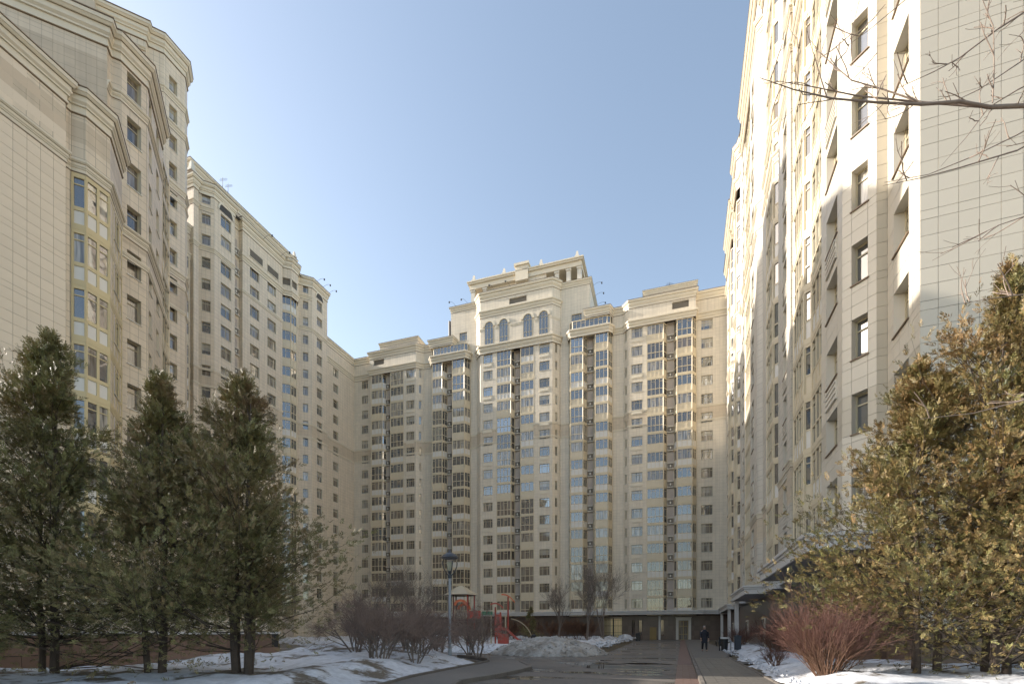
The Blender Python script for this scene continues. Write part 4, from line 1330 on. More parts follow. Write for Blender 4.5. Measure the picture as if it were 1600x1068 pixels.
isl = [(-7.0, 4), (-7.6, 9.6), (-8.2, 13), (-8.6, 16.2), (-8.8, 19.2), (-9.0, 20.8), (-9.8, 22.2), (-11.6, 23.6), (-16.4, 26.8), (-20, 28), (-20.2, 21), (-21, 4)]
def f_isl(X, Y):
    d = sd_poly(X, Y, isl) + .25 * fbm(X, Y, .9)
    e = np.clip(d / 1.6, 0, 1)
    bumpy = .34 + .16 * fbm(X, Y, .35) + .45 * np.exp(-((X + 15.5) ** 2 / 14 + (Y - 21) ** 2 / 16))
    return np.where(d > -.05, .06 + e * np.clip(bumpy, .05, 1.2) + .03 * fbm(X, Y, 2.2) * e, -.3)
heightfield('snow_bank', -21, -6, 4, 29, .14, f_isl, M['snow_bank'])['kind'] = 'structure'
sheet('verge', isl, .05, M['soil'])
yard = [(-7.5, 40), (-9.2, 80), (-14, 88.5), (-60, 87.5), (-63, 58), (-30, 36.5), (-24, 37), (-18.5, 34), (-13, 31), (-8.5, 29.5), (-6.4, 31)]
def f_yard(X, Y):
    d = sd_poly(X, Y, yard) + .3 * fbm(X, Y, .6)
    e = np.clip(d / 1.2, 0, 1)
    ridge = .42 * np.exp(-((d - .9) / .8) ** 2) * (1 + .5 * fbm(X, Y, 1.3))
    return np.where(d > -.05, .02 + e * (.22 + .14 * fbm(X, Y, .25)) + ridge, -.3)
heightfield('snow_field', -64, -4, 28, 90, .45, f_yard, M['snow'])['kind'] = 'structure'
def f_mound(X, Y):
    r = ((X + 8.6) / 4.0) ** 2 + ((Y - 32.0) / 3.7) ** 2
    h = 1.05 * np.clip(1 - r, 0, 1) ** .8 + .16 * fbm(X, Y, 1.4) * np.clip(1.2 - r, 0, 1) + .08 * fbm(X, Y, 3.2) + .04 * fbm(X, Y, 8)
    return np.where(r < 1.02, np.maximum(h, .02), -.3)
tag(heightfield('snow_pile', -13.2, -4, 27.5, 36.5, .09, f_mound, M['dirty_snow']), 'tall pile of grey dirty ploughed snow beside the road', 'snow pile')
def lumps(name, spots, mat, loc, label=None):
    r = random.Random(len(spots)); m = MB()
    for (x, y, z, q) in spots:
        k = [r.uniform(.6, 1.2) for _ in range(6)]
        P = [(x + q * k[0], y, z), (x, y + q * k[1], z), (x - q * k[2], y, z), (x, y - q * k[3], z), (x + q * .2, y, z + q * k[4]), (x, y, z - q * .6)]
        for a, b in ((0, 1), (1, 2), (2, 3), (3, 0)):
            m.poly([P[a], P[b], P[4]]); m.poly([P[b], P[a], P[5]])
    o = m.build(name, [mat], loc=loc); o['kind'] = 'stuff'; return o
_r = random.Random(12); _s = []
for _ in range(420):
    a = _r.uniform(0, 6.283); q = _r.uniform(.55, 1.08)
    rr_ = q * q; zz = 1.05 * max(0, 1 - rr_) ** .8
    _s.append((-8.6 + 4 * q * math.cos(a), 32 + 3.7 * q * math.sin(a), zz + .02, _r.uniform(.02, .10)))
lumps('ice_lumps', _s, M['dirty_snow'], (-8.6, 32, 0))
_s = [(-5.3 - .035 * (y - 31) + _r.gauss(-.7, .4), y, .25 + _r.uniform(0, .3), _r.uniform(.06, .24)) for y in [_r.uniform(31, 80) for _ in range(320)]]
lumps('ice_lumps', _s, M['snow'], (-6, 50, 0))
_s = [(2.75 + abs(_r.gauss(0, .3)), y, .12 + _r.uniform(0, .1), _r.uniform(.02, .09)) for y in [_r.uniform(12, 40) for _ in range(200)]]
lumps('ice_lumps', _s, M['snow'], (3, 20, 0))
right1 = [(2.75, 25.6), (3.0, 29.8), (3.7, 36), (3.4, 50), (6.8, 74), (7.2, 74), (7.0, 44), (6.6, 25.6)]
right2 = [(2.7, 6), (2.7, 15), (2.85, 23.2), (12, 24.2), (12, 6)]
def f_right(poly, hh):
    def f(X, Y):
        d = sd_poly(X, Y, poly) + .22 * fbm(X, Y, 1.0)
        e = np.clip(d / 1.3, 0, 1)
        return np.where(d > -.05, .05 + e * (hh + .12 * fbm(X, Y, .5)) + .02 * fbm(X, Y, 3), -.3)
    return f
heightfield('snow_field', 2.4, 7.4, 25, 75, .2, f_right(right1, .34), M['snow'])['kind'] = 'structure'
heightfield('snow_field', 2.4, 12, 6, 24.6, .12, f_right(right2, .36), M['snow'])['kind'] = 'structure'
sheet('verge', [(2.5, 6), (12, 6), (12, 21.7), (8.3, 21.7), (7.5, 90), (4.6, 90), (3.0, 60), (3.4, 36), (2.55, 29)], .04, M['soil'])

# granite retaining wall at the lower left, panel by panel
gw = empty('retaining_wall', (-20.6, 12, 0), 'low brown granite retaining wall behind the evergreens at the left', 'wall')
def panel_mat(name, c):
    m, nt, b = new_mat(name)
    oi = nt.nodes.new('ShaderNodeObjectInfo')
    f = math_node(nt, 'ADD', math_node(nt, 'MULTIPLY', oi.outputs['Random'], .5), math_node(nt, 'MULTIPLY', noise(nt, 1.3, 7, .65), .6))
    nt.links.new(mix_col(nt, f, tuple(x * .6 for x in c), tuple(x * 1.35 for x in c)), b.inputs['Base Color'])
    b.inputs['Roughness'].default_value = .4
    return m
M['gpanel'] = panel_mat('granite_panel', (.22, .14, .10))
m = MB(); m.obox((-20.62, -2), (0, 1), 0, 22.5, -.5, 0, 0, 1.38, 0); m.obox((-20.62, -2), (0, 1), -.1, 22.6, -.55, .1, 1.38, 1.5, 1); m.obox((-20.9, -2), (0, 1), 0, 22.4, -14, 0, 1.5, 2.05, 2)
m.build('wall', [M['dark'], M['canopy'], M['stone_left']], gw)
pm_ = MB(); pm_.obox((0, 0), (0, 1), .006, .894, 0, .03, .006, .66, 0); pmm = pm_.mesh('granite_panel', [M['gpanel']])
for i in range(25):
    for j in range(2):
        inst('granite_panel', pmm, gw, (-20.62 + .002 * ((i * 7 + j) % 3), -2 + i * .9 - (.45 if j else 0), .02 + j * .68))
for i in range(6):
    q = MB(); q.obox((-20.6 - i * .9, 20.5), (-1, 0), .006, .894, 0, .03, .02, 1.36); q.build('granite_panel', [M['gpanel']], gw)

# ---------------------------------------------------------------- vegetation
def leaf_material(name, dark, light, brown, bs=(.48, .62)):
    m, nt, b = new_mat(name)
    at = nt.nodes.new('ShaderNodeAttribute'); at.attribute_name = 'tint'
    f = noise(nt, 1.1, 3, .5)
    c = mix_col(nt, at.outputs['Fac'], dark, light)
    k = ramp(nt, f, [(bs[0], 0), (bs[1], 1)])
    ag = nt.nodes.new('ShaderNodeAttribute'); ag.attribute_name = 'age'
    kk = math_node(nt, 'ADD', math_node(nt, 'MULTIPLY', k, .45), ag.outputs['Fac'], True)
    c = mix_col(nt, kk, c, brown)
    nt.links.new(c, b.inputs['Base Color'])
    b.inputs['Roughness'].default_value = .55
    b.inputs['Transmission Weight'].default_value = 0.0
    return m
M['thuja'] = leaf_material('evergreen_spray', (.080, .086, .030), (.27, .26, .095), (.27, .18, .095), (.54, .70))
M['thuja_w'] = leaf_material('bronzed_spray', (.055, .070, .022), (.24, .23, .075), (.25, .15, .06), (.42, .60))
M['bark'] = plain('bark', (.075, .055, .042), .9, .4, 6, bmp=.03, bscale=25)
M['lbark'] = plain('pale_bark', (.25, .19, .15), .8, .35, 9)
M['twig'] = plain('grey_twig', (.25, .18, .145), .85, .3, 3)
M['twig_d'] = plain('dark_twig', (.19, .155, .13), .85, .3, 3)
M['redtwig'] = plain('red_twig', (.135, .062, .046), .6, .35, 3)
M['redstem'] = plain('brown_stem', (.16, .085, .050), .7, .3, 3)
M['birch'] = plain('birch_bark', (.55, .52, .47), .7, .35, 7)

def np_mesh(name, V, F, mat, attrs=None, smooth=False):
    """V (n,3), F (m,k)"""
    me = bpy.data.meshes.new(name)
    k = F.shape[1]
    me.vertices.add(len(V)); me.vertices.foreach_set('co', V.astype(np.float32).ravel())
    me.loops.add(F.size); me.loops.foreach_set('vertex_index', F.astype(np.int32).ravel())
    me.polygons.add(len(F))
    me.polygons.foreach_set('loop_start', np.arange(0, F.size, k, dtype=np.int32))
    me.polygons.foreach_set('loop_total', np.full(len(F), k, dtype=np.int32))
    me.materials.append(mat)
    for an, av in (attrs or {}).items():
        a = me.attributes.new(an, 'FLOAT', 'FACE'); a.data.foreach_set('value', av.astype(np.float32))
    me.update(calc_edges=True); me.validate()
    return me

def tubes_np(segs, sides=3):
    """segs: array (n,8): p0, p1, r0, r1 -> prisms"""
    S = np.asarray(segs, float)
    p0, p1, r0, r1 = S[:, :3], S[:, 3:6], S[:, 6:7], S[:, 7:8]
    d = p1 - p0; d /= np.maximum(np.linalg.norm(d, axis=1, keepdims=True), 1e-9)
    up = np.where(np.abs(d[:, 2:3]) > .9, np.array([[1., 0, 0]]), np.array([[0, 0, 1.]]))
    x = np.cross(d, up); x /= np.linalg.norm(x, axis=1, keepdims=True); y = np.cross(d, x)
    V = []
    for (p, r) in ((p0, r0), (p1, r1)):
        for i in range(sides):
            t = 2 * math.pi * i / sides
            V.append(p + r * (x * math.cos(t) + y * math.sin(t)))
    V = np.stack(V, 1); n = len(S)
    base = (np.arange(n) * 2 * sides)[:, None]
    F = np.concatenate([base + np.array([[i, (i + 1) % sides, sides + (i + 1) % sides, sides + i]]) for i in range(sides)], 0)
    return V.reshape(-1, 3), F

def link(name, me, parent=None, loc=(0, 0, 0)):
    o = bpy.data.objects.new(name, me); col.objects.link(o); o.parent = parent; o.location = loc
    return o

def thuja(loc, h, R, label, seed, mat, trunks=3, skirt=1.6, n_spray=2600, lean=(0, 0), spread=.28, group='clipped evergreen trees', tip=.9, brown=.25):
    rs = np.random.RandomState(seed); rr = random.Random(seed)
    root = empty('evergreen_tree', loc, label, 'tree', group)
    segs = []; stems = []
    for k in range(trunks):
        a = 2 * math.pi * k / trunks + rr.uniform(-.4, .4)
        bx, by = spread * math.cos(a) * rr.uniform(.5, 1), spread * math.sin(a) * rr.uniform(.5, 1)
        hh = h * (rr.uniform(.72, .9) if k else .95)
        pts = []; px, py = bx, by
        for i in range(13):
            t = i / 12
            px += rr.uniform(-.03, .03) + math.cos(a) * .018 * (1 - t); py += rr.uniform(-.03, .03) + math.sin(a) * .018 * (1 - t)
            pts.append((px + lean[0] * t * h * .1, py + lean[1] * t * h * .1, -.2 + t * hh))
        stems.append(pts); r0 = .105 * rr.uniform(.75, 1.1)
        m = MB()
        m.path_tube(pts, [r0 * (1.25 if i == 0 else 1) * (1 - i / 13.5) for i in range(13)], 7)
        me = m.mesh('trunk', [M['bark']], smooth=True); link('trunk', me, root)
    # boughs sweep out and then up, each a ragged plume of flat sprays
    lobes = [(rr.uniform(0, 6.28), rr.uniform(.05, .85), rr.choice((.45, .6, 1.3, 1.6))) for _ in range(16)]
    def envelope(z, a):
        t = max(0, (z - skirt * .7) / (h - skirt * .7))
        e = R * (.75 + t * 1.6 if t < .16 else 1.0) * (1 - max(0, (t - .14) / .86)) ** .95
        s = 1.0
        for la, lt, lw_ in lobes:
            da = math.atan2(math.sin(a - la), math.cos(a - la))
            s += (lw_ - 1) * math.exp(-(da * 1.5) ** 2 - ((t - lt) * 6) ** 2)
        return max(.12, e * min(1.35, max(.45, s)))
    bs_, cen, dr, ln, ag = [], [], [], [], []
    per = 50; n_b = int(n_spray * 2.25 / per)
    for b in range(n_b):
        f = (b + rr.random()) / n_b
        if b % 6 == 0:      # limbs come in bunches, with gaps between the bunches
            ca_ = b * 2.39996 + rr.gauss(0, .5); cl_ = rr.choice((.68, .88, 1.0, 1.2, 1.42))
        a = ca_ + rr.gauss(0, .26)
        z = skirt + (h - skirt) * min(.97, max(.01, (f ** 1.2) * .96 + rr.gauss(0, .02)))
        L = envelope(z, a) * cl_ * rr.choice((.45, .75, .9, 1.0, 1.08))
        st = stems[min(range(trunks), key=lambda q: (stems[q][5][0] - math.cos(a) * 2) ** 2 + (stems[q][5][1] - math.sin(a) * 2) ** 2) if rr.random() < .7 else rr.randrange(trunks)]
        rise = L * rr.uniform(.2, .9) * (.5 + .9 * f)
        zs = z - rise * .6
        i = 0
        while i < 11 and st[i + 1][2] < zs: i += 1
        o = Vector(st[i])
        ca, sa = math.cos(a), math.sin(a)
        ctr = Vector((lean[0] * z * .1, lean[1] * z * .1, 0))
        q1 = o.lerp(ctr + Vector((ca * L * .55, sa * L * .55, zs)), .5) + Vector((0, 0, -.05))
        q2 = ctr + Vector((ca * L * .6, sa * L * .6, zs + rise * .15))
        q3 = ctr + Vector((ca * L * .88, sa * L * .88, zs + rise * .55))
        q4 = ctr + Vector((ca * L, sa * L, zs + rise))
        P5 = [o, q1, q2, q3, q4]
        for k in range(4):
            bs_.append((*P5[k], *P5[k + 1], .017 - .004 * k, .013 - .004 * k + .002))
        old = min(1, max(0, rr.gauss(brown, .28) + .25 * (f - .5)))
        fat = (.19 + .19 * L) * (1.1 - .5 * f) * rr.uniform(.7, 1.2)
        for s_ in range(per):
            t = .16 + .84 * rr.random() ** .8
            k = min(3, int(t * 4)); q = P5[k].lerp(P5[k + 1], t * 4 - k)
            tg = (P5[k + 1] - P5[k]).normalized()
            off = Vector((rr.gauss(0, 1), rr.gauss(0, 1), rr.gauss(0, .8))) * fat * (1.15 - t * .75)
            dv = (tg * 1.0 + off.normalized() * .75 + Vector((0, 0, rr.gauss(.05, .35)))).normalized()
            cen.append(q + off); dr.append(dv); ln.append(rr.uniform(.12, .27)); ag.append(min(1, old * rr.uniform(.6, 1.3)))
    # leader
    for s in range(60):
        t = rr.random() ** .6; z = h * (.86 + .15 * t)
        cen.append(Vector((lean[0] * h * .1 + rr.gauss(0, .16 * (1.15 - t)), lean[1] * h * .1 + rr.gauss(0, .16 * (1.15 - t)), z)))
        dv = Vector((rr.gauss(0, .6), rr.gauss(0, .6), 1.0)); dr.append(dv.normalized()); ln.append(.24); ag.append(brown)
    V, F = tubes_np(bs_, 3)
    link('branches', np_mesh('branches', V, F, M['bark']), root)
    # each spray: a fan of scale-leaf twiglets, every twiglet one slim diamond
    cen = np.array([tuple(c) for c in cen]); dr = np.array([tuple(c) for c in dr]); ln = np.array(ln); ag = np.array(ag)
    n = len(cen); K = 18
    up = rs.normal(size=(n, 3)) * .55 + np.array([0, 0, .6]); sd = np.cross(dr, up); sd /= np.linalg.norm(sd, axis=1, keepdims=True)
    nr = np.cross(sd, dr)
    kk = np.arange(K); side = np.where(kk % 2 == 0, 1, -1)
    along = (kk // 2) / (K / 2)
    al = along[None, :] * ln[:, None] * 1.0
    st_ = cen[:, None] + dr[:, None] * al[..., None] - nr[:, None] * (al[..., None] ** 2) * 1.0
    ang = np.radians(36) + rs.normal(size=(n, K)) * .22
    dd = dr[:, None] * np.cos(ang)[..., None] + sd[:, None] * (np.sin(ang) * side[None])[..., None] + nr[:, None] * rs.normal(size=(n, K))[..., None] * .24
    tl = (ln[:, None] * (.52 - .34 * along[None]) * rs.uniform(.7, 1.2, (n, K)))[..., None]
    wv = np.cross(dd, nr[:, None] + rs.normal(size=(n, K, 3)) * .25); wv /= np.linalg.norm(wv, axis=2, keepdims=True)
    w = .0078 * rs.uniform(.75, 1.5, (n, K))[..., None]
    a = st_; c = st_ + dd * tl; b = st_ + dd * tl * .5 + wv * w; e = st_ + dd * tl * .5 - wv * w
    V = np.stack([a, b, c, e], 2).reshape(-1, 3)
    F = np.arange(n * K * 4).reshape(-1, 4)
    tint = np.clip(np.repeat(rs.uniform(.0, .85, n), K) + rs.normal(size=n * K) * .20, 0, 1)
    age = np.clip(np.repeat(ag, K) * .8 + rs.normal(size=n * K) * .12, 0, 1)
    link('crown', np_mesh('crown', V, F, mat, {'tint': tint, 'age': age}), root)
    return root

LG = 'evergreen trees in the left foreground'
thuja((-14.9, 5.6, 0), 8.2, 1.7, 'dark evergreen tree at the very left edge, partly cut off by the frame', 10, M['thuja'], 2, 1.3, 3200, group=LG)
thuja((-15.6, 7.9, 0), 9.2, 3.1, 'broad dark evergreen with two trunks near the left edge', 11, M['thuja'], 2, 1.75, 5200, (0, 0), .35, group=LG, brown=.22)
thuja((-13.4, 9.2, 0), 8.4, 2.5, 'slimmer evergreen with three close trunks, between the two broad ones on the left', 12, M['thuja'], 3, 2.0, 4300, (0, 0), .25, group=LG, brown=.30)
thuja((-11.5, 10.2, 0), 8.5, 2.9, 'brownish topped evergreen with four trunks standing nearest the bare shrubs on the left', 13, M['thuja'], 4, 1.9, 4600, (0, 0), .27, group=LG, brown=.42)
RG = 'evergreen trees in the right foreground'
thuja((6.1, 15.9, 0), 8.7, 2.9, 'bronze green evergreen with a narrow pointed top beside the red shrub on the right', 21, M['thuja_w'], 3, 2.2, 5400, (0, 0), .3, group=RG, brown=.30)
thuja((7.5, 15.6, 0), 10.8, 3.5, 'tallest bronze evergreen with a leaning trunk at the right edge', 22, M['thuja_w'], 3, 1.7, 6200, (.35, .1), .35, group=RG, brown=.35)
thuja((8.9, 14.6, 0), 10.4, 3.0, 'evergreen cut by the right edge of the frame', 23, M['thuja_w'], 2, 1.7, 3600, (0, 0), .3, group=RG, brown=.35)

def grow(rr, p, d, L, r, depth, out, spreadf=.55, kids=(2, 4), shrink=.68, up=.12, minr=.0022, wob=.10, nseg=3):
    """a bare branch as a chain of segments with side branches"""
    p = Vector(p); d = Vector(d).normalized()
    pts = [p]; rad = [r]
    for i in range(nseg):
        d = (d + Vector((rr.gauss(0, wob), rr.gauss(0, wob), rr.gauss(0, wob) + up * .3))).normalized()
        p = p + d * (L / nseg); pts.append(p); rad.append(max(minr, r * (1 - .35 * (i + 1) / nseg)))
        out.append((*pts[-2], *pts[-1], rad[-2], rad[-1], depth))
    if depth <= 0: return
    for k in range(rr.randint(*kids)):
        t = rr.uniform(.3, 1.0); i = min(nseg - 1, int(t * nseg)); q = pts[i].lerp(pts[i + 1], t * nseg - i)
        ax = d.cross(Vector((rr.gauss(0, 1), rr.gauss(0, 1), rr.gauss(0, 1)))).normalized()
        nd = (d * math.cos(spreadf) + ax * math.sin(spreadf) * rr.uniform(.7, 1.3) + Vector((0, 0, up))).normalized()
        grow(rr, q, nd, L * shrink * rr.uniform(.75, 1.15), max(minr, rad[i] * .6), depth - 1, out, spreadf, kids, shrink, up, minr, wob, max(2, nseg - 1))

def woody(name, loc, label, cat, stems, seed, mats, group=None, parts=('trunk', 'crown'), split=2, sides=(5, 3)):
    """stems: list of dicts for grow(); thick order goes to one part, twigs to the other"""
    rr = random.Random(seed); root = empty(name, loc, label, cat, group); out = []
    for s in stems: grow(rr, out=out, **s)
    big = [o[:8] for o in out if o[8] >= split]; small = [o[:8] for o in out if o[8] < split]
    if big:
        V, F = tubes_np(big, sides[0]); link(parts[0], np_mesh(parts[0], V, F, mats[0]), root)
    if small:
        V, F = tubes_np(small, sides[1]); link(parts[1], np_mesh(parts[1], V, F, mats[1]), root)
    return root

SG = 'bare multi stemmed shrubs on the snowy island'
_shrubs = []
def shrub_form(seed, n, h):
    rr = random.Random(seed); out = []
    for k in range(n):
        a = 6.283 * k / n + rr.uniform(-.4, .4); s = rr.uniform(.15, .62)
        grow(rr, (math.cos(a) * .10, math.sin(a) * .10, 0), (math.cos(a) * s, math.sin(a) * s, 1), h * .37, .030, 5, out, .56, (3, 4), .66, .0, .0026, .08, 3)
    big = [o[:8] for o in out if o[8] >= 4]; small = [o[:8] for o in out if o[8] < 4]
    V, F = tubes_np(big, 5); m0 = np_mesh('stem', V, F, M['twig_d'])
    V, F = tubes_np(small, 3); m1 = np_mesh('twigs', V, F, M['twig'])
    return m0, m1
for sd in (401, 402, 403): _shrubs.append(shrub_form(sd, 6, 2.6))
for i, (x, y, sc, lab) in enumerate((
        (-13.6, 17.9, 1.08, 'leafless shrub left most of the front row, its thick stems in clean snow'),
        (-12.0, 16.9, .98, 'leafless shrub with thin straight stems, second from the left in the front row'),
        (-10.75, 15.6, .95, 'nearest leafless shrub with a forked trunk close to the footpath kerb'),
        (-10.0, 16.9, .85, 'low leafless shrub with splayed stems right of the nearest one'),
        (-12.4, 20.2, 1.1, 'leafless shrub behind the middle of the clump on the island'),
        (-11.9, 22.4, 1.12, 'leafless shrub just left of the lamp post'),
        (-9.7, 22.5, .98, 'leafless shrub in the wet soil just right of the lamp post'),
        (-15.2, 20.6, 1.15, 'leafless shrub at the back left on the crest of the snow bank'),
        (-14.2, 23.6, 1.15, 'leafless shrub at the rear of the island, behind the crest'),
        (-11.6, 25.6, 1.15, 'leafless shrub behind the lamp post, partly hiding the climbing tower'),
        (-16.8, 23.2, 1.1, 'leafless shrub furthest back at the left of the snow crest'),
        (-11.0, 19.0, 1.0, 'leafless shrub in the heart of the clump, before the lamp post'))):
    r_ = empty('bare_shrub', (x, y, .15 + (.35 if i in (0, 4, 7) else 0)), lab, 'shrub', SG)
    r_.rotation_euler = (0, 0, i * 1.3); r_.scale = (sc * 1.25, sc * 1.25, sc * 1.32)
    child('stem', _shrubs[i % 3][0], r_); child('twigs', _shrubs[i % 3][1], r_)

def bare_tree(x, y, h, seed, label, mat, tmat=None, depth=5, r=.10, spreadf=.42, name='bare_tree', minr=.012, cat='tree', grp='bare trees in front of the middle building', n=1):
    rr = random.Random(seed); st = []
    for k in range(n):
        a = rr.uniform(0, 6.28)
        st.append(dict(p=(0, 0, 0), d=(math.cos(a) * .12 * (n > 1), math.sin(a) * .12 * (n > 1), 1), L=h * .40, r=r * .8, depth=depth, spreadf=.50, kids=(3, 4), shrink=.70, up=.10, minr=minr * .6, wob=.07, nseg=4))
    woody(name, (x, y, 0), label, cat, st, seed, (tmat or mat, mat), grp, ('trunk', 'branches'), depth, (6, 3))
bare_tree(-16.3, 66.4, 11.0, 51, 'leafless tree left of the golden passage, left most of three', M['twig_d'], n=2)
bare_tree(-11.9, 64.0, 12.0, 52, 'leafless tree with arching limbs standing before the golden passage', M['twig_d'], n=3)
bare_tree(-9.2, 61.0, 11.6, 53, 'leafless tree nearest the road, before the two narrow windows', M['twig_d'], n=2)
bare_tree(-37.0, 51.0, 11.0, 54, 'thin leafless tree in front of the corner, behind the island shrubs', M['twig_d'], n=2)
bare_tree(-32.2, 47.0, 10.5, 55, 'slender leafless tree behind the island shrubs', M['twig_d'], n=2)
bare_tree(-19.6, 33.6, 7.0, 56, 'young birch with a white trunk rising over the island shrubs', M['twig_d'], M['birch'], name='birch_tree', minr=.007, r=.075)
bare_tree(-26.5, 44.0, 9.0, 57, 'small leafless tree left of the birch', M['twig_d'], n=2)
# brown hedge shrubs along the base of the middle building
HL = ['brown leafless shrub behind the playground roof', 'brown leafless shrub behind the red slide', 'brown leafless shrub right behind the curved ladder',
      'tall brown leafless shrub behind the small dark conifer', 'brown leafless shrub behind the top of the dirty snow pile', 'brown leafless shrub next to the golden passage',
      'brown leafless shrub left of the playground roof, at the building foot', 'brown leafless shrub furthest left along the dark granite base']
HG = 'brown bare shrubs along the base of the building'
for i, (x, y, h) in enumerate(((-27.5, 79, 3.6), (-24.5, 80, 4.0), (-21.5, 79, 3.8), (-18.8, 80, 4.1), (-16.4, 79.5, 3.7), (-14.6, 80, 4.0), (-30.5, 80, 3.8), (-34, 80, 3.6))):
    rr = random.Random(60 + i); st = []
    for k in range(9):
        a = rr.uniform(0, 6.28)
        st.append(dict(p=(math.cos(a) * .3, math.sin(a) * .3, 0), d=(math.cos(a) * .6, math.sin(a) * .6, 1), L=h * .5, r=.04, depth=3, spreadf=.5, kids=(4, 6), shrink=.62, up=.1, minr=.014, wob=.1))
    woody('bare_shrub', (x, y, .1), HL[i], 'shrub', st, 60 + i, (M['redstem'], M['redstem']), HG, ('stem', 'twigs'), 3)
# red dogwoods
def red_bush(x, y, h, w, seed, label, n=150, grp='red twigged shrubs on the right'):
    rr = random.Random(seed); st = []
    for k in range(n):
        a = rr.uniform(0, 6.28); s = (rr.random() ** .6) * w / h
        st.append(dict(p=(math.cos(a) * .22 * rr.random(), math.sin(a) * .22 * rr.random(), 0), d=(math.cos(a) * s, math.sin(a) * s, 1), L=h * rr.uniform(.38, .50), r=.010, depth=3, spreadf=.36, kids=(2, 4), shrink=.66, up=.06, minr=.0026, wob=.10))
    woody('red_shrub', (x, y, .15), label, 'shrub', st, seed, (M['redstem'], M['redtwig']), grp, ('stem', 'twigs'), 2)
red_bush(3.75, 15.3, 2.7, 2.1, 71, 'big domed shrub of glowing red twigs rising from the snow beside the evergreen')
red_bush(4.7, 28.3, 2.4, 1.6, 72, 'smaller shaded red twigged shrub behind the big one, near the canopy', 80)
red_bush(3.45, 21.2, .9, .6, 73, 'low scrubby red twigged shrub at the edge of the pavement', 30)
red_bush(4.6, 44, 2.2, 1.8, 74, 'dark red shrub far back under the pale canopy', 60)
# dark little conifer before the hedge, and one beside the slide
thuja((-18.6, 60.5, 0), 4.6, 1.5, 'small dark conifer to the right of the playground', 81, M['thuja'], 1, .3, 900, (0, 0), .05, group='evergreen trees in the middle distance')

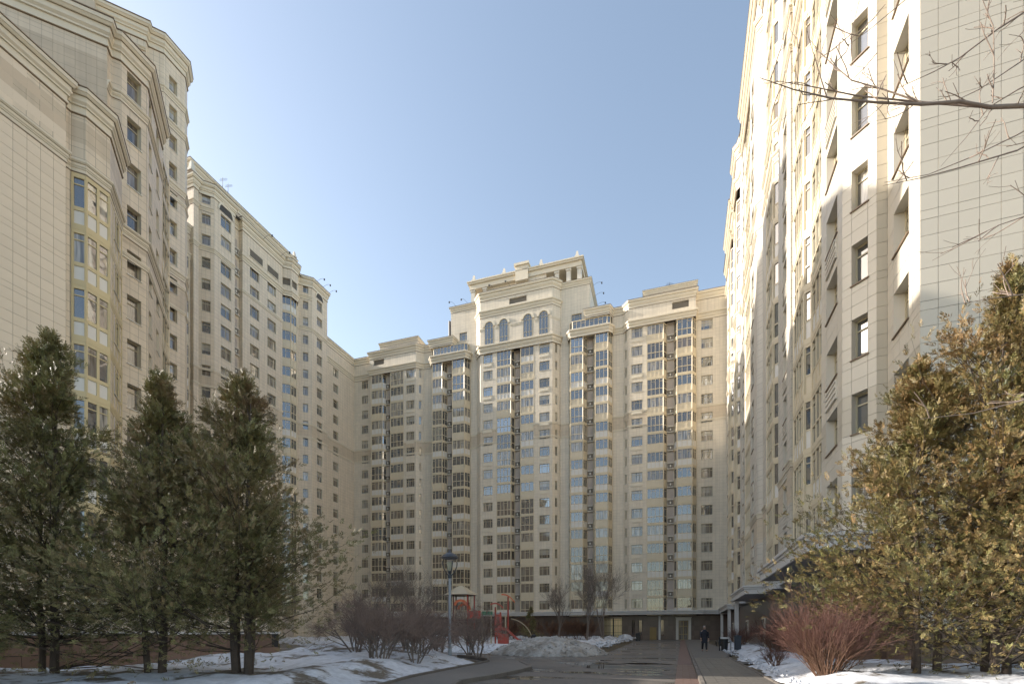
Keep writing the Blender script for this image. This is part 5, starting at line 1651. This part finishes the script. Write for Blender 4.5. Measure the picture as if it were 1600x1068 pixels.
# bare branches reaching in from a tree outside the right edge
def limb_tree():
    root = empty('bare_tree', (10.9, 8.2, 0), 'leafless tree beyond the right edge whose crooked branches reach across the pale wall', 'tree')
    o = Vector((10.9, 8.2, 0)); segs = []; tw = []
    rr = random.Random(5)
    tr = MB(); tp = [Vector((10.9, 8.2, -.2)), Vector((10.8, 8.3, 3)), Vector((10.6, 8.4, 6)), Vector((10.5, 8.3, 9)), Vector((10.7, 8.2, 12))]
    tr.path_tube(tp, [.22, .19, .16, .12, .06], 9)
    link('trunk', tr.mesh('trunk', [M['bark']], o), root)
    def run(pts, r0, r1, twigs):
        for i in range(len(pts) - 1):
            t0, t1 = i / (len(pts) - 1), (i + 1) / (len(pts) - 1)
            segs.append((*(pts[i] - o), *(pts[i + 1] - o), r0 + (r1 - r0) * t0, r0 + (r1 - r0) * t1))
        for _ in range(twigs):
            i = rr.randrange(len(pts) - 1); q = pts[i].lerp(pts[i + 1], rr.random())
            d = (pts[i + 1] - pts[i]).normalized()
            side = Vector((rr.gauss(0, .6), rr.gauss(0, .6), rr.gauss(.3, .9)))
            out = []
            grow(rr, q - o, d * .7 + side * .8, rr.uniform(.22, .65), .0095, rr.choice((1, 1, 2)), out, .6, (1, 2), .6, .15, .0034, .12, 3)
            tw.extend([x[:8] for x in out])
    L = [
        ([(7.47, 11.74, 10.79), (5.48, 10.61, 10.41), (4.8, 10.16, 10.17), (4.29, 9.88, 10.16), (3.66, 9.55, 10.0), (2.94, 9.19, 9.92), (2.23, 8.84, 9.88), (1.64, 8.52, 9.9), (1.14, 8.35, 10.09)], 0.0223, 0.004, 14),
        ([(4.8, 10.16, 10.17), (3.89, 10.16, 10.58), (2.92, 10.03, 10.91), (2.2, 9.89, 11.19), (1.61, 9.79, 11.41)], 0.0124, 0.0035, 10),
        ([(3.84, 10.04, 10.47), (3.31, 10.06, 10.91), (2.82, 10.0, 11.19), (2.53, 10.0, 11.59), (2.25, 10.01, 12.01)], 0.0087, 0.0035, 8),
        ([(6.82, 11.51, 13.41), (6.04, 11.02, 12.53), (5.07, 10.47, 11.72), (4.4, 10.13, 11.11), (3.95, 9.86, 10.76), (3.35, 9.65, 10.47)], 0.0124, 0.0035, 14),
        ([(7.36, 11.7, 12.73), (5.89, 10.76, 11.5), (5.25, 10.32, 10.89), (4.59, 9.98, 10.35), (4.2, 9.85, 10.16)], 0.0099, 0.004, 6),
        ([(7.38, 11.6, 11.93), (6.0, 10.79, 11.01), (5.25, 10.32, 10.46), (4.8, 10.16, 10.17), (4.39, 9.91, 9.57), (4.0, 9.78, 9.1)], 0.0087, 0.0035, 6),
        ([(7.68, 11.81, 11.25), (6.38, 11.04, 10.31), (5.31, 10.45, 9.56), (4.35, 10.0, 9.17), (3.7, 9.67, 8.91), (3.11, 9.46, 8.78)], 0.0112, 0.0035, 14),
        ([(7.86, 12.09, 11.71), (6.61, 11.43, 10.91), (5.51, 10.84, 10.13), (4.72, 10.45, 9.65), (3.95, 10.08, 9.25), (3.21, 9.71, 9.02)], 0.0087, 0.0035, 8),
        ([(4.8, 10.06, 10.14), (4.82, 10.06, 10.67), (4.81, 10.06, 11.38), (4.64, 10.0, 11.82), (4.57, 9.98, 12.13)], 0.0062, 0.0035, 7),
        ([(2.94, 9.19, 9.94), (2.94, 9.19, 10.43), (2.94, 9.19, 10.89)], 0.0037, 0.0035, 3),
        ([(3.13, 10.43, 13.34), (2.88, 10.23, 12.23), (2.83, 10.21, 12.03)], 0.0043, 0.0035, 3),
        ([(4.14, 10.57, 13.19), (3.76, 10.43, 12.73), (3.13, 10.11, 12.09), (2.73, 9.97, 11.78)], 0.0062, 0.0035, 4),
        ([(6.61, 10.16, 8.71), (5.95, 10.04, 8.41), (5.08, 9.84, 8.02), (4.7, 9.7, 7.88), (4.36, 9.58, 7.7)], 0.0074, 0.0035, 5),
        ([(6.08, 9.55, 6.75), (5.35, 9.51, 6.71), (4.88, 9.45, 6.59), (4.38, 9.27, 6.52), (4.07, 9.27, 6.52)], 0.0074, 0.0035, 6),
        ([(5.9, 9.06, 5.22), (5.31, 9.07, 4.98), (4.61, 8.93, 4.8), (3.98, 8.82, 4.66), (3.31, 8.69, 4.62)], 0.0081, 0.0035, 8),
        ([(5.7, 10.27, 12.31), (5.22, 10.1, 11.79), (4.63, 9.89, 11.69), (4.24, 9.75, 11.79), (3.95, 9.65, 12.0)], 0.0136, 0.0064, 6),
    ]
    for pts, r0, r1, t in L:
        run([Vector(p) for p in pts], r0 * (1.75 if r0 > .02 else 1.6), r1, t)
    for e in ((7.47, 11.74, 10.79), (6.82, 11.51, 13.41), (7.36, 11.7, 12.73), (7.38, 11.6, 11.93), (7.68, 11.81, 11.25), (7.86, 12.09, 11.71), (6.61, 10.16, 8.71), (6.08, 9.55, 6.75), (5.9, 9.06, 5.22), (5.7, 10.27, 12.31)):
        q = Vector(e); z = max(2.0, q.z - 1.2)
        segs.append((*(q - o), *(Vector((10.65, 8.35, z)) - o), .02, .04))
    V, F = tubes_np(segs, 6); link('branches', np_mesh('branches', V, F, M['lbark']), root)
    V, F = tubes_np(tw, 4); link('twigs', np_mesh('twigs', V, F, M['lbark']), root)
limb_tree()

# ---------------------------------------------------------------- street furniture and play equipment
M['lampgrey'] = plain('grey_paint', (.30, .32, .34), .45, .08)
M['lampdark'] = plain('graphite_paint', (.045, .05, .06), .4, .1)
lp = empty('street_lamp', (-10.9, 21.7, 0), 'grey street lamp with a dark domed lantern, standing at the tip of the snowy island', 'street lamp')
m = MB(); m.lathe((-10.9, 21.7, 0), [(.10, 0), (.10, .6), (.075, .66), (.065, 4.25), (.055, 4.28), (0, 4.3)], 14); m.build('post', [M['lampgrey']], lp, True)
m = MB()
m.lathe((-10.9, 21.7, 4.2), [(.07, -.05), (.11, 0), (.10, .12), (.06, .16), (.09, .28), (.06, .34), (0, .35)], 14)
m.lathe((-10.9, 21.7, 4.2), [(0, .98), (.40, .94), (.42, .97), (.40, 1.04), (.30, 1.14), (.18, 1.20), (.10, 1.22), (.07, 1.30), (.03, 1.36), (0, 1.40)], 20)
m.build('lantern_cap', [M['lampdark']], lp, True)
for k in range(4):
    a = math.pi / 4 + k * math.pi / 2; q = []
    for t in range(9):
        u = t / 8; r = .08 + .30 * math.sin(u * math.pi * .58); q.append((-10.9 + r * math.cos(a), 21.7 + r * math.sin(a), 4.28 + .72 * u))
    m = MB(); m.path_tube(q, .026, 6); m.build('lantern_arm', [M['lampdark']], lp)
m = MB(); m.lathe((-10.9, 21.7, 4.5), [(.05, 0), (.10, .08), (.16, .42), (.18, .45)], 14)
gm_, nt_, b_ = new_mat('lamp_glass'); b_.inputs['Base Color'].default_value = (.55, .55, .42, 1); b_.inputs['Roughness'].default_value = .15; b_.inputs['Transmission Weight'].default_value = .5
m.build('lamp_glass', [gm_], lp, True)

# waste bins beside the pavement
M['binblack'] = plain('black_plastic', (.015, .016, .018), .45, .2)
M['binblue'] = plain('blue_grey_metal', (.030, .040, .055), .45, .2)
bn = empty('waste_bin', (2.95, 38.4, .1), 'black waste bin with a white bag folded over its rim beside the pavement', 'waste bin')
m = MB(); m.lathe((2.95, 38.4, .1), [(.2, 0), (.22, .02), (.25, .9), (.27, .92), (.27, .97), (.24, .97), (.22, .5)], 16); m.build('body', [M['binblack']], bn, True)
m = MB(); m.tube((2.62, 38.4, .1), (2.62, 38.4, 1.05), .04, .04, 8); m.obox((2.55, 38.4), (1, 0), 0, .2, -.05, .05, .5, .6); m.build('post', [M['binblack']], bn)
m = MB(); m.lathe((2.95, 38.4, 1.07), [(.255, -.10), (.285, -.04), (.285, .0), (.25, .02), (.2, -.05)], 16); m.build('bag', [plain('white_bag', (.7, .7, .68), .5)], bn, True)
b2 = empty('waste_bin', (3.95, 39.6, .2), 'tall blue grey box shaped waste bin standing in the snow', 'waste bin')
m = MB(); m.box(3.73, 4.17, 39.4, 39.85, .15, 1.12); m.build('body', [M['binblue']], b2)
m = MB(); m.box(3.70, 4.20, 39.37, 39.88, 1.12, 1.2); m.lathe((3.95, 39.6, 1.2), [(.16, 0), (.13, .05), (0, .06)], 12); m.build('lid', [M['binblue']], b2)
bo = MB(); bo.lathe((3.35, 38.3, .1), [(.05, 0), (.05, .62), (.075, .66), (.075, .72), (.03, .8), (0, .81)], 12)
tag(bo.build('bollard', [M['lampgrey']], loc=(3.35, 38.3, .1), smooth=True), 'short grey bollard next to the blue grey waste bin', 'bollard')
# far bench and a row of low hoop barriers
def bench(x, y, rz, label):
    t = empty('park_bench', (x, y, .1), label, 'bench'); c_, s_ = math.cos(rz), math.sin(rz); d = (c_, s_)
    for k in range(3):
        m = MB(); m.obox((x, y), d, -.8, .8, .02 + k * .14, .13 + k * .14, .52, .56); m.build('seat_slat', [M['binblue']], t)
    for k in range(2):
        m = MB(); m.obox((x, y), d, -.8, .8, -.03, 0, .68 + k * .16, .79 + k * .16); m.build('back_slat', [M['binblue']], t)
    for l in (-.65, .65):
        m = MB(); m.obox((x, y), d, l - .03, l + .03, 0, .05, .1, .95); m.obox((x, y), d, l - .03, l + .03, .36, .42, .1, .52); m.build('leg', [M['binblack']], t)
bench(3.75, 49.5, -1.2, 'dark bench in the snow behind the walking man')
bench(3.9, 55.0, -1.4, 'second dark bench further back along the pavement')
def barrier(x0, y0, x1, y1, label, h=.9, n=9):
    t = empty('metal_fence', (x0, y0, .1), label, 'fence', 'low metal fences in the snow'); d, L = dirof((x0, y0), (x1, y1))
    for z in (.25, h):
        m = MB(); m.obox((x0, y0), d, 0, L, 0, .04, .1 + z - .03, .1 + z + .02); m.build('rail', [M['lampdark']], t)
    q = MB(); q.obox((0, 0), (1, 0), -.015, .015, 0, .03, 0, h); me = q.mesh('picket', [M['lampdark']])
    for k in range(n + 1):
        u = L * k / n; inst('picket', me, t, (x0 + d[0] * u, y0 + d[1] * u, .1), math.atan2(d[1], d[0]))
barrier(-16.5, 70, -9.6, 71.0, 'low dark picket fence in front of the golden passage', n=22)
barrier(-10.4, 66.0, -8.6, 82.0, 'low dark picket fence along the left side of the road', n=24)
barrier(-27, 69.5, -18.5, 70, 'low dark picket fence left of the small conifer', n=20)
ic = MB(); ic.lathe((-8.7, 80.6, .1), [(1.2, 0), (1.15, .5), (.8, .85), (.3, .98), (0, 1.0)], 14)
tag(ic.build('snow_heap', [M['snow']], loc=(-8.7, 80.6, .1), smooth=True), 'rounded clean snow heap near the narrow windows', 'snow heap')
cb2 = MB(); cb2.box(-7.0, -6.3, 80.2, 80.9, .0, 1.15); cb2.lathe((-6.65, 80.55, 1.15), [(.42, 0), (.36, .14), (0, .2)], 12)
tag(cb2.build('waste_bin', [M['binblack']], loc=(-6.65, 80.5, 0)), 'squat black container beside the snow heap at the far end of the road', 'waste bin')

# playground tower
def playground():
    px, py = -20.3, 42.8
    red = plain('red_plastic', (.36, .05, .03), .35, .1); org = plain('orange_plastic', (.60, .13, .045), .35, .1)
    tan_ = plain('beige_plastic', (.42, .36, .25), .45, .08); grn = plain('green_plastic', (.012, .16, .075), .4, .1); brn = plain('brown_post', (.13, .045, .035), .5, .1)
    dx, dy = math.cos(YAW), math.sin(YAW)   # the set runs across the view
    P = lambda a, b, z: (px + dx * a - dy * b, py + dy * a + dx * b, z)
    D = (dx, dy); O = lambda a, b=0.0: (px + dx * a - dy * b, py + dy * a + dx * b)
    t = empty('playground_tower', (px, py, 0), 'red, beige and green climbing tower with a peaked roof, a slide and a curved ladder', 'playground')
    m = MB()
    for k in range(6):
        a0, a1 = math.pi / 3 * k, math.pi / 3 * (k + 1)
        for (ra, za, rb_, zb) in ((1.75, 5.05, 1.15, 5.42), (1.15, 5.42, .45, 5.85)):
            m.poly([P(ra * math.cos(a0), ra * math.sin(a0), za), P(ra * math.cos(a1), ra * math.sin(a1), za), P(rb_ * math.cos(a1), rb_ * math.sin(a1), zb), P(rb_ * math.cos(a0), rb_ * math.sin(a0), zb)])
        m.poly([P(1.75 * math.cos(a0), 1.75 * math.sin(a0), 5.05), P(1.75 * math.cos(a1), 1.75 * math.sin(a1), 5.05), P(1.5 * math.cos(a1), 1.5 * math.sin(a1), 5.0), P(1.5 * math.cos(a0), 1.5 * math.sin(a0), 5.0)])
        m.poly([P(.45 * math.cos(a0), .45 * math.sin(a0), 5.85), P(.45 * math.cos(a1), .45 * math.sin(a1), 5.85), P(0, 0, 6.0)])
    m.build('roof', [tan_], t)
    def part(nm, mt, f):
        q = MB(); f(q); return q.build(nm, [mt], t)
    for (a, b) in ((-1.2, 0), (-.6, -1.05), (.75, -1.05), (1.3, 0), (.6, 1.05), (-.6, 1.05)):
        part('post', brn if a < .7 else red, lambda q: q.tube(P(a, b, 0), P(a, b, 5.05), .07, .07, 8))
    # arched panels, lower barriers, deck
    def arch(q, a0, a1, b, z0):
        r = (a1 - a0) / 2
        for k in range(10):
            t0, t1 = math.pi * k / 10, math.pi * (k + 1) / 10; c = (a0 + a1) / 2
            q.poly([P(c - r * math.cos(t0), b, z0 + r * .9 * math.sin(t0)), P(c - r * math.cos(t1), b, z0 + r * .9 * math.sin(t1)), P(c - r * .62 * math.cos(t1), b, z0 + r * .55 * math.sin(t1)), P(c - r * .62 * math.cos(t0), b, z0 + r * .55 * math.sin(t0))])
            q.poly([P(c - r * math.cos(t0), b + .12, z0 + r * .9 * math.sin(t0)), P(c - r * math.cos(t1), b + .12, z0 + r * .9 * math.sin(t1)), P(c - r * math.cos(t1), b, z0 + r * .9 * math.sin(t1)), P(c - r * math.cos(t0), b, z0 + r * .9 * math.sin(t0))])
    part('arched_panel', org, lambda q: arch(q, -.6, .75, -1.0, 4.0))
    part('arched_panel', org, lambda q: arch(q, -.5, .9, 1.0, 3.7))
    part('barrier_panel', tan_, lambda q: [q.obox(O(a, -1.05), D, 0, .09, 0, .05, 2.7, 3.5) for a in np.arange(-.5, .75, .17)])
    part('barrier_panel', red, lambda q: q.obox(O(.8, -1.05), D, 0, 1.2, 0, .06, 2.75, 3.5))
    part('deck', brn, lambda q: q.obox(O(-1.1, 0), D, 0, 2.4, -1, 1, 2.5, 2.62))
    # green ramp roof, red tower, second mushroom top
    part('green_roof', grn, lambda q: (q.poly([P(2.1, -.5, 4.05), P(3.1, -.5, 3.45), P(3.1, .6, 3.45), P(2.1, .6, 4.05)]), q.obox(O(2.1, -.5), D, 0, 1.0, -.02, .06, 3.1, 3.45)))
    for a, z, mt in ((2.05, 3.4, tan_), (2.95, 3.4, tan_), (3.35, 3.9, red), (3.85, 3.4, red), (4.6, 4.9, red), (4.35, 3.0, tan_), (4.0, 2.8, brn)):
        part('post', mt, lambda q: q.tube(P(a, .1, 0), P(a, .1, z), .085, .085, 8))
    part('red_panel', red, lambda q: q.obox(O(3.3, 0), D, 0, .65, -.05, .05, 1.1, 3.2))
    part('red_panel', red, lambda q: q.obox(O(3.6, -.4), D, 0, 1.0, -.05, .05, .2, 1.3))
    def sail(q, a0, z0, w, tilt):
        for k in range(6):
            u0, u1 = k / 6, (k + 1) / 6
            h = lambda u: z0 - tilt * u + .25 * math.sin(u * math.pi)
            q.poly([P(a0 + w * u0, -.45, h(u0)), P(a0 + w * u1, -.45, h(u1)), P(a0 + w * u1, .5, h(u1)), P(a0 + w * u0, .5, h(u0))])
            q.poly([P(a0 + w * u0, -.45, h(u0) - .14), P(a0 + w * u1, -.45, h(u1) - .14), P(a0 + w * u1, -.45, h(u1)), P(a0 + w * u0, -.45, h(u0))])
    part('sail_roof', org, lambda q: sail(q, 3.95, 5.15, 1.3, .75))
    part('sail_roof', red, lambda q: sail(q, 2.9, 4.2, 1.25, .35))
    # slide with raised sides
    sp_ = [(4.0, 1.75), (4.5, 1.6), (5.0, 1.15), (5.6, .62), (6.0, .42), (6.5, .36)]
    def slide(q):
        for (a0, z0), (a1, z1) in zip(sp_[:-1], sp_[1:]):
            q.poly([P(a0, -.6, z0), P(a1, -.6, z1), P(a1, -.1, z1), P(a0, -.1, z0)])
            for b in (-.62, -.1):
                q.poly([P(a0, b, z0 - .06), P(a1, b, z1 - .06), P(a1, b, z1 + .22), P(a0, b, z0 + .22)])
                q.poly([P(a0, b, z0 + .22), P(a1, b, z1 + .22), P(a1, b + .05, z1 + .22), P(a0, b + .05, z0 + .22)])
    part('slide', red, slide)
    # curved arch ladder
    def arcp(r, u): return (4.6 + r * math.sin(u), -.1, .25 + r * .92 * math.cos(u))
    def ladder(q, b0):
        pts = [P(4.5 + 2.55 * math.sin(u), b0, .2 + 2.6 * math.cos(u)) for u in np.linspace(.15, 1.5, 12)]
        q.path_tube([Vector(p) for p in pts], .035, 6)
    part('ladder_rail', tan_, lambda q: ladder(q, .1)); part('ladder_rail', tan_, lambda q: ladder(q, .8))
    for u in np.linspace(.25, 1.45, 10):
        part('ladder_rung', tan_, lambda q: q.tube(P(4.5 + 2.55 * math.sin(u), .1, .2 + 2.6 * math.cos(u)), P(4.5 + 2.55 * math.sin(u), .8, .2 + 2.6 * math.cos(u)), .028, .028, 6))
    def hoop(q, c, r):
        pts = [Vector(P(c + r * math.cos(u), -.8, 1.1 + r * math.sin(u))) for u in np.linspace(0, 2 * math.pi, 19)]
        q.path_tube(pts, .09, 6)
    part('crawl_ring', tan_, lambda q: hoop(q, 1.0, .62))
    part('crawl_tunnel', brn, lambda q: [q.poly([P(1.0 + .6 * math.cos(a), -.8, 1.1 + .6 * math.sin(a)), P(1.0 + .6 * math.cos(b), -.8, 1.1 + .6 * math.sin(b)), P(1.0 + .6 * math.cos(b), .6, 1.1 + .6 * math.sin(b)), P(1.0 + .6 * math.cos(a), .6, 1.1 + .6 * math.sin(a))]) for a, b in zip(np.linspace(0, 6.283, 15)[:-1], np.linspace(0, 6.283, 15)[1:])])
    u_ = empty('waste_bin', (px + dx * 7.1, py + dy * 7.1, .2), 'small dark waste bin at the foot of the red slide', 'waste bin')
    q = MB(); q.lathe((*O(7.1), .2), [(.22, 0), (.25, .9), (.2, 1.0), (0, 1.05)], 10); q.build('body', [M['binblack']], u_, True)
playground()

# ---------------------------------------------------------------- the walking man
def man():
    x, y, z = 1.52, 36.6, .115
    root = empty('person', (x, y, z), 'bareheaded man in a dark knee length coat and dark trousers walking along the pavement', 'person')
    root.rotation_euler = (0, 0, .12)
    skin = plain('skin', (.42, .27, .20), .55, .05); coat_m = plain('dark_coat', (.020, .022, .032), .85, .25, 8, bmp=.004)
    tro = plain('dark_trousers', (.016, .016, .020), .85, .2, 8); sh = plain('black_shoes', (.012, .011, .010), .4, .1); hair = plain('grey_hair', (.22, .20, .19), .8, .2, 20)
    def skinned(name, pts, edges, rad, mat, sub=1, rootv=0):
        me = bpy.data.meshes.new(name); me.from_pydata(pts, edges, []); me.update()
        o = bpy.data.objects.new(name, me); col.objects.link(o); o.parent = root
        sk = o.modifiers.new('skin', 'SKIN'); sk.use_smooth_shade = True
        for i, r in enumerate(rad): me.skin_vertices[0].data[i].radius = r if isinstance(r, tuple) else (r, r)
        me.skin_vertices[0].data[rootv].use_root = True
        ss = o.modifiers.new('sub', 'SUBSURF'); ss.levels = sub; ss.render_levels = sub
        me.materials.append(mat)
        return o
    # he faces the camera (-y); x is to his left
    J = [(0, 0, .95), (0, 0, 1.15), (0, .0, 1.38), (0, -.01, 1.50), (0, -.02, 1.58), (0, -.03, 1.70), (0, -.02, 1.77),
         (.10, 0, .90), (.11, -.10, .50), (.11, -.20, .09), (.11, -.32, .04),
         (-.10, 0, .90), (-.11, .08, .50), (-.11, .22, .12), (-.11, .11, .04),
         (.20, 0, 1.42), (.25, .04, 1.14), (.26, -.06, .90), (.26, -.09, .82),
         (-.20, 0, 1.42), (-.25, -.02, 1.14), (-.26, -.14, .92), (-.26, -.18, .84)]
    E_ = [(0, 1), (1, 2), (2, 3), (3, 4), (4, 5), (5, 6), (0, 7), (7, 8), (8, 9), (9, 10), (0, 11), (11, 12), (12, 13), (13, 14), (2, 15), (15, 16), (16, 17), (17, 18), (2, 19), (19, 20), (20, 21), (21, 22)]
    Rd = [(.14, .10), (.13, .10), (.15, .10), .055, .06, (.078, .10), (.06, .075), .085, .055, .04, .04, .085, .055, .04, .04, .06, .045, .035, .04, .06, .045, .035, .04]
    skinned('body', J, E_, Rd, skin)
    for sx, (a, b) in ((.26, (-.09, .82)), (-.26, (-.18, .84))):
        for f in range(5):
            ox = (f - 1.5) * .018 if f < 4 else (-.045 if sx > 0 else .045)
            L = (.075, .085, .08, .065, .05)[f]
            skinned('hand_finger', [(sx + ox * .8, a, b - .02), (sx + ox, a - .015, b - .05 - L * .4), (sx + ox, a - .005, b - .05 - L)], [(0, 1), (1, 2)], [.010, .009, .007], skin)
    # head features
    fx = MB()
    fx.poly([(-.014, -.125, 1.665), (.014, -.125, 1.665), (0, -.155, 1.668)]); fx.poly([(-.014, -.125, 1.665), (0, -.155, 1.668), (0, -.122, 1.72)]); fx.poly([(0, -.155, 1.668), (.014, -.125, 1.665), (0, -.122, 1.72)])
    child('nose', fx.mesh('nose', [skin]), root)
    ey = MB()
    for s in (-.032, .032): ey.obox((s - .014, -.122), (1, 0), 0, .028, -.01, .004, 1.702, 1.712)
    ey.obox((-.024, -.124), (1, 0), 0, .048, -.01, .003, 1.625, 1.632)
    child('eyes_and_mouth', ey.mesh('eyes_and_mouth', [sh]), root)
    er = MB()
    for s in (-.088, .082): er.obox((s, -.03), (1, 0), 0, .012, -.03, .03, 1.655, 1.72)
    child('ear', er.mesh('ear', [skin]), root)
    hr = MB(); hr.lathe((0, .005, 1.70), [(.092, -.04), (.097, .02), (.088, .07), (.06, .105), (0, .118)], 16)
    child('hair', hr.mesh('hair', [hair], smooth=True), root)
    # coat: torso and skirt by rings, sleeves by skin
    ct = MB(); rings = [(.60, .215, .175), (.80, .20, .16), (1.0, .185, .145), (1.12, .185, .14), (1.30, .225, .15), (1.42, .225, .14), (1.48, .13, .10), (1.54, .085, .085)]
    n = 20
    for (z0, a0, b0), (z1, a1, b1) in zip(rings[:-1], rings[1:]):
        for k in range(n):
            t0, t1 = 2 * math.pi * k / n, 2 * math.pi * (k + 1) / n
            w = lambda t, a: a * (1 + .03 * math.sin(5 * t))
            ct.poly([(w(t0, a0) * math.cos(t0), w(t0, b0) * math.sin(t0), z0), (w(t1, a0) * math.cos(t1), w(t1, b0) * math.sin(t1), z0), (w(t1, a1) * math.cos(t1), w(t1, b1) * math.sin(t1), z1), (w(t0, a1) * math.cos(t0), w(t0, b1) * math.sin(t0), z1)])
    child('coat', ct.mesh('coat', [coat_m], smooth=True), root)
    for s in (15, 19):
        skinned('sleeve', [J[s][:2] + (1.43,), J[s + 1], J[s + 2]], [(0, 1), (1, 2)], [.085, .065, .055], coat_m)
    skinned('trousers', [(0, 0, .86), J[7], J[8], J[9], J[11], J[12], J[13]], [(0, 1), (1, 2), (2, 3), (0, 4), (4, 5), (5, 6)], [.13, .11, .085, .07, .11, .085, .07], tro)
    for (a, b) in ((9, 10), (13, 14)):
        skinned('shoe', [(J[a][0], J[a][1] + .03, .05), (J[a][0], J[b][1], .045)], [(0, 1)], [.055, .045], sh)
man()
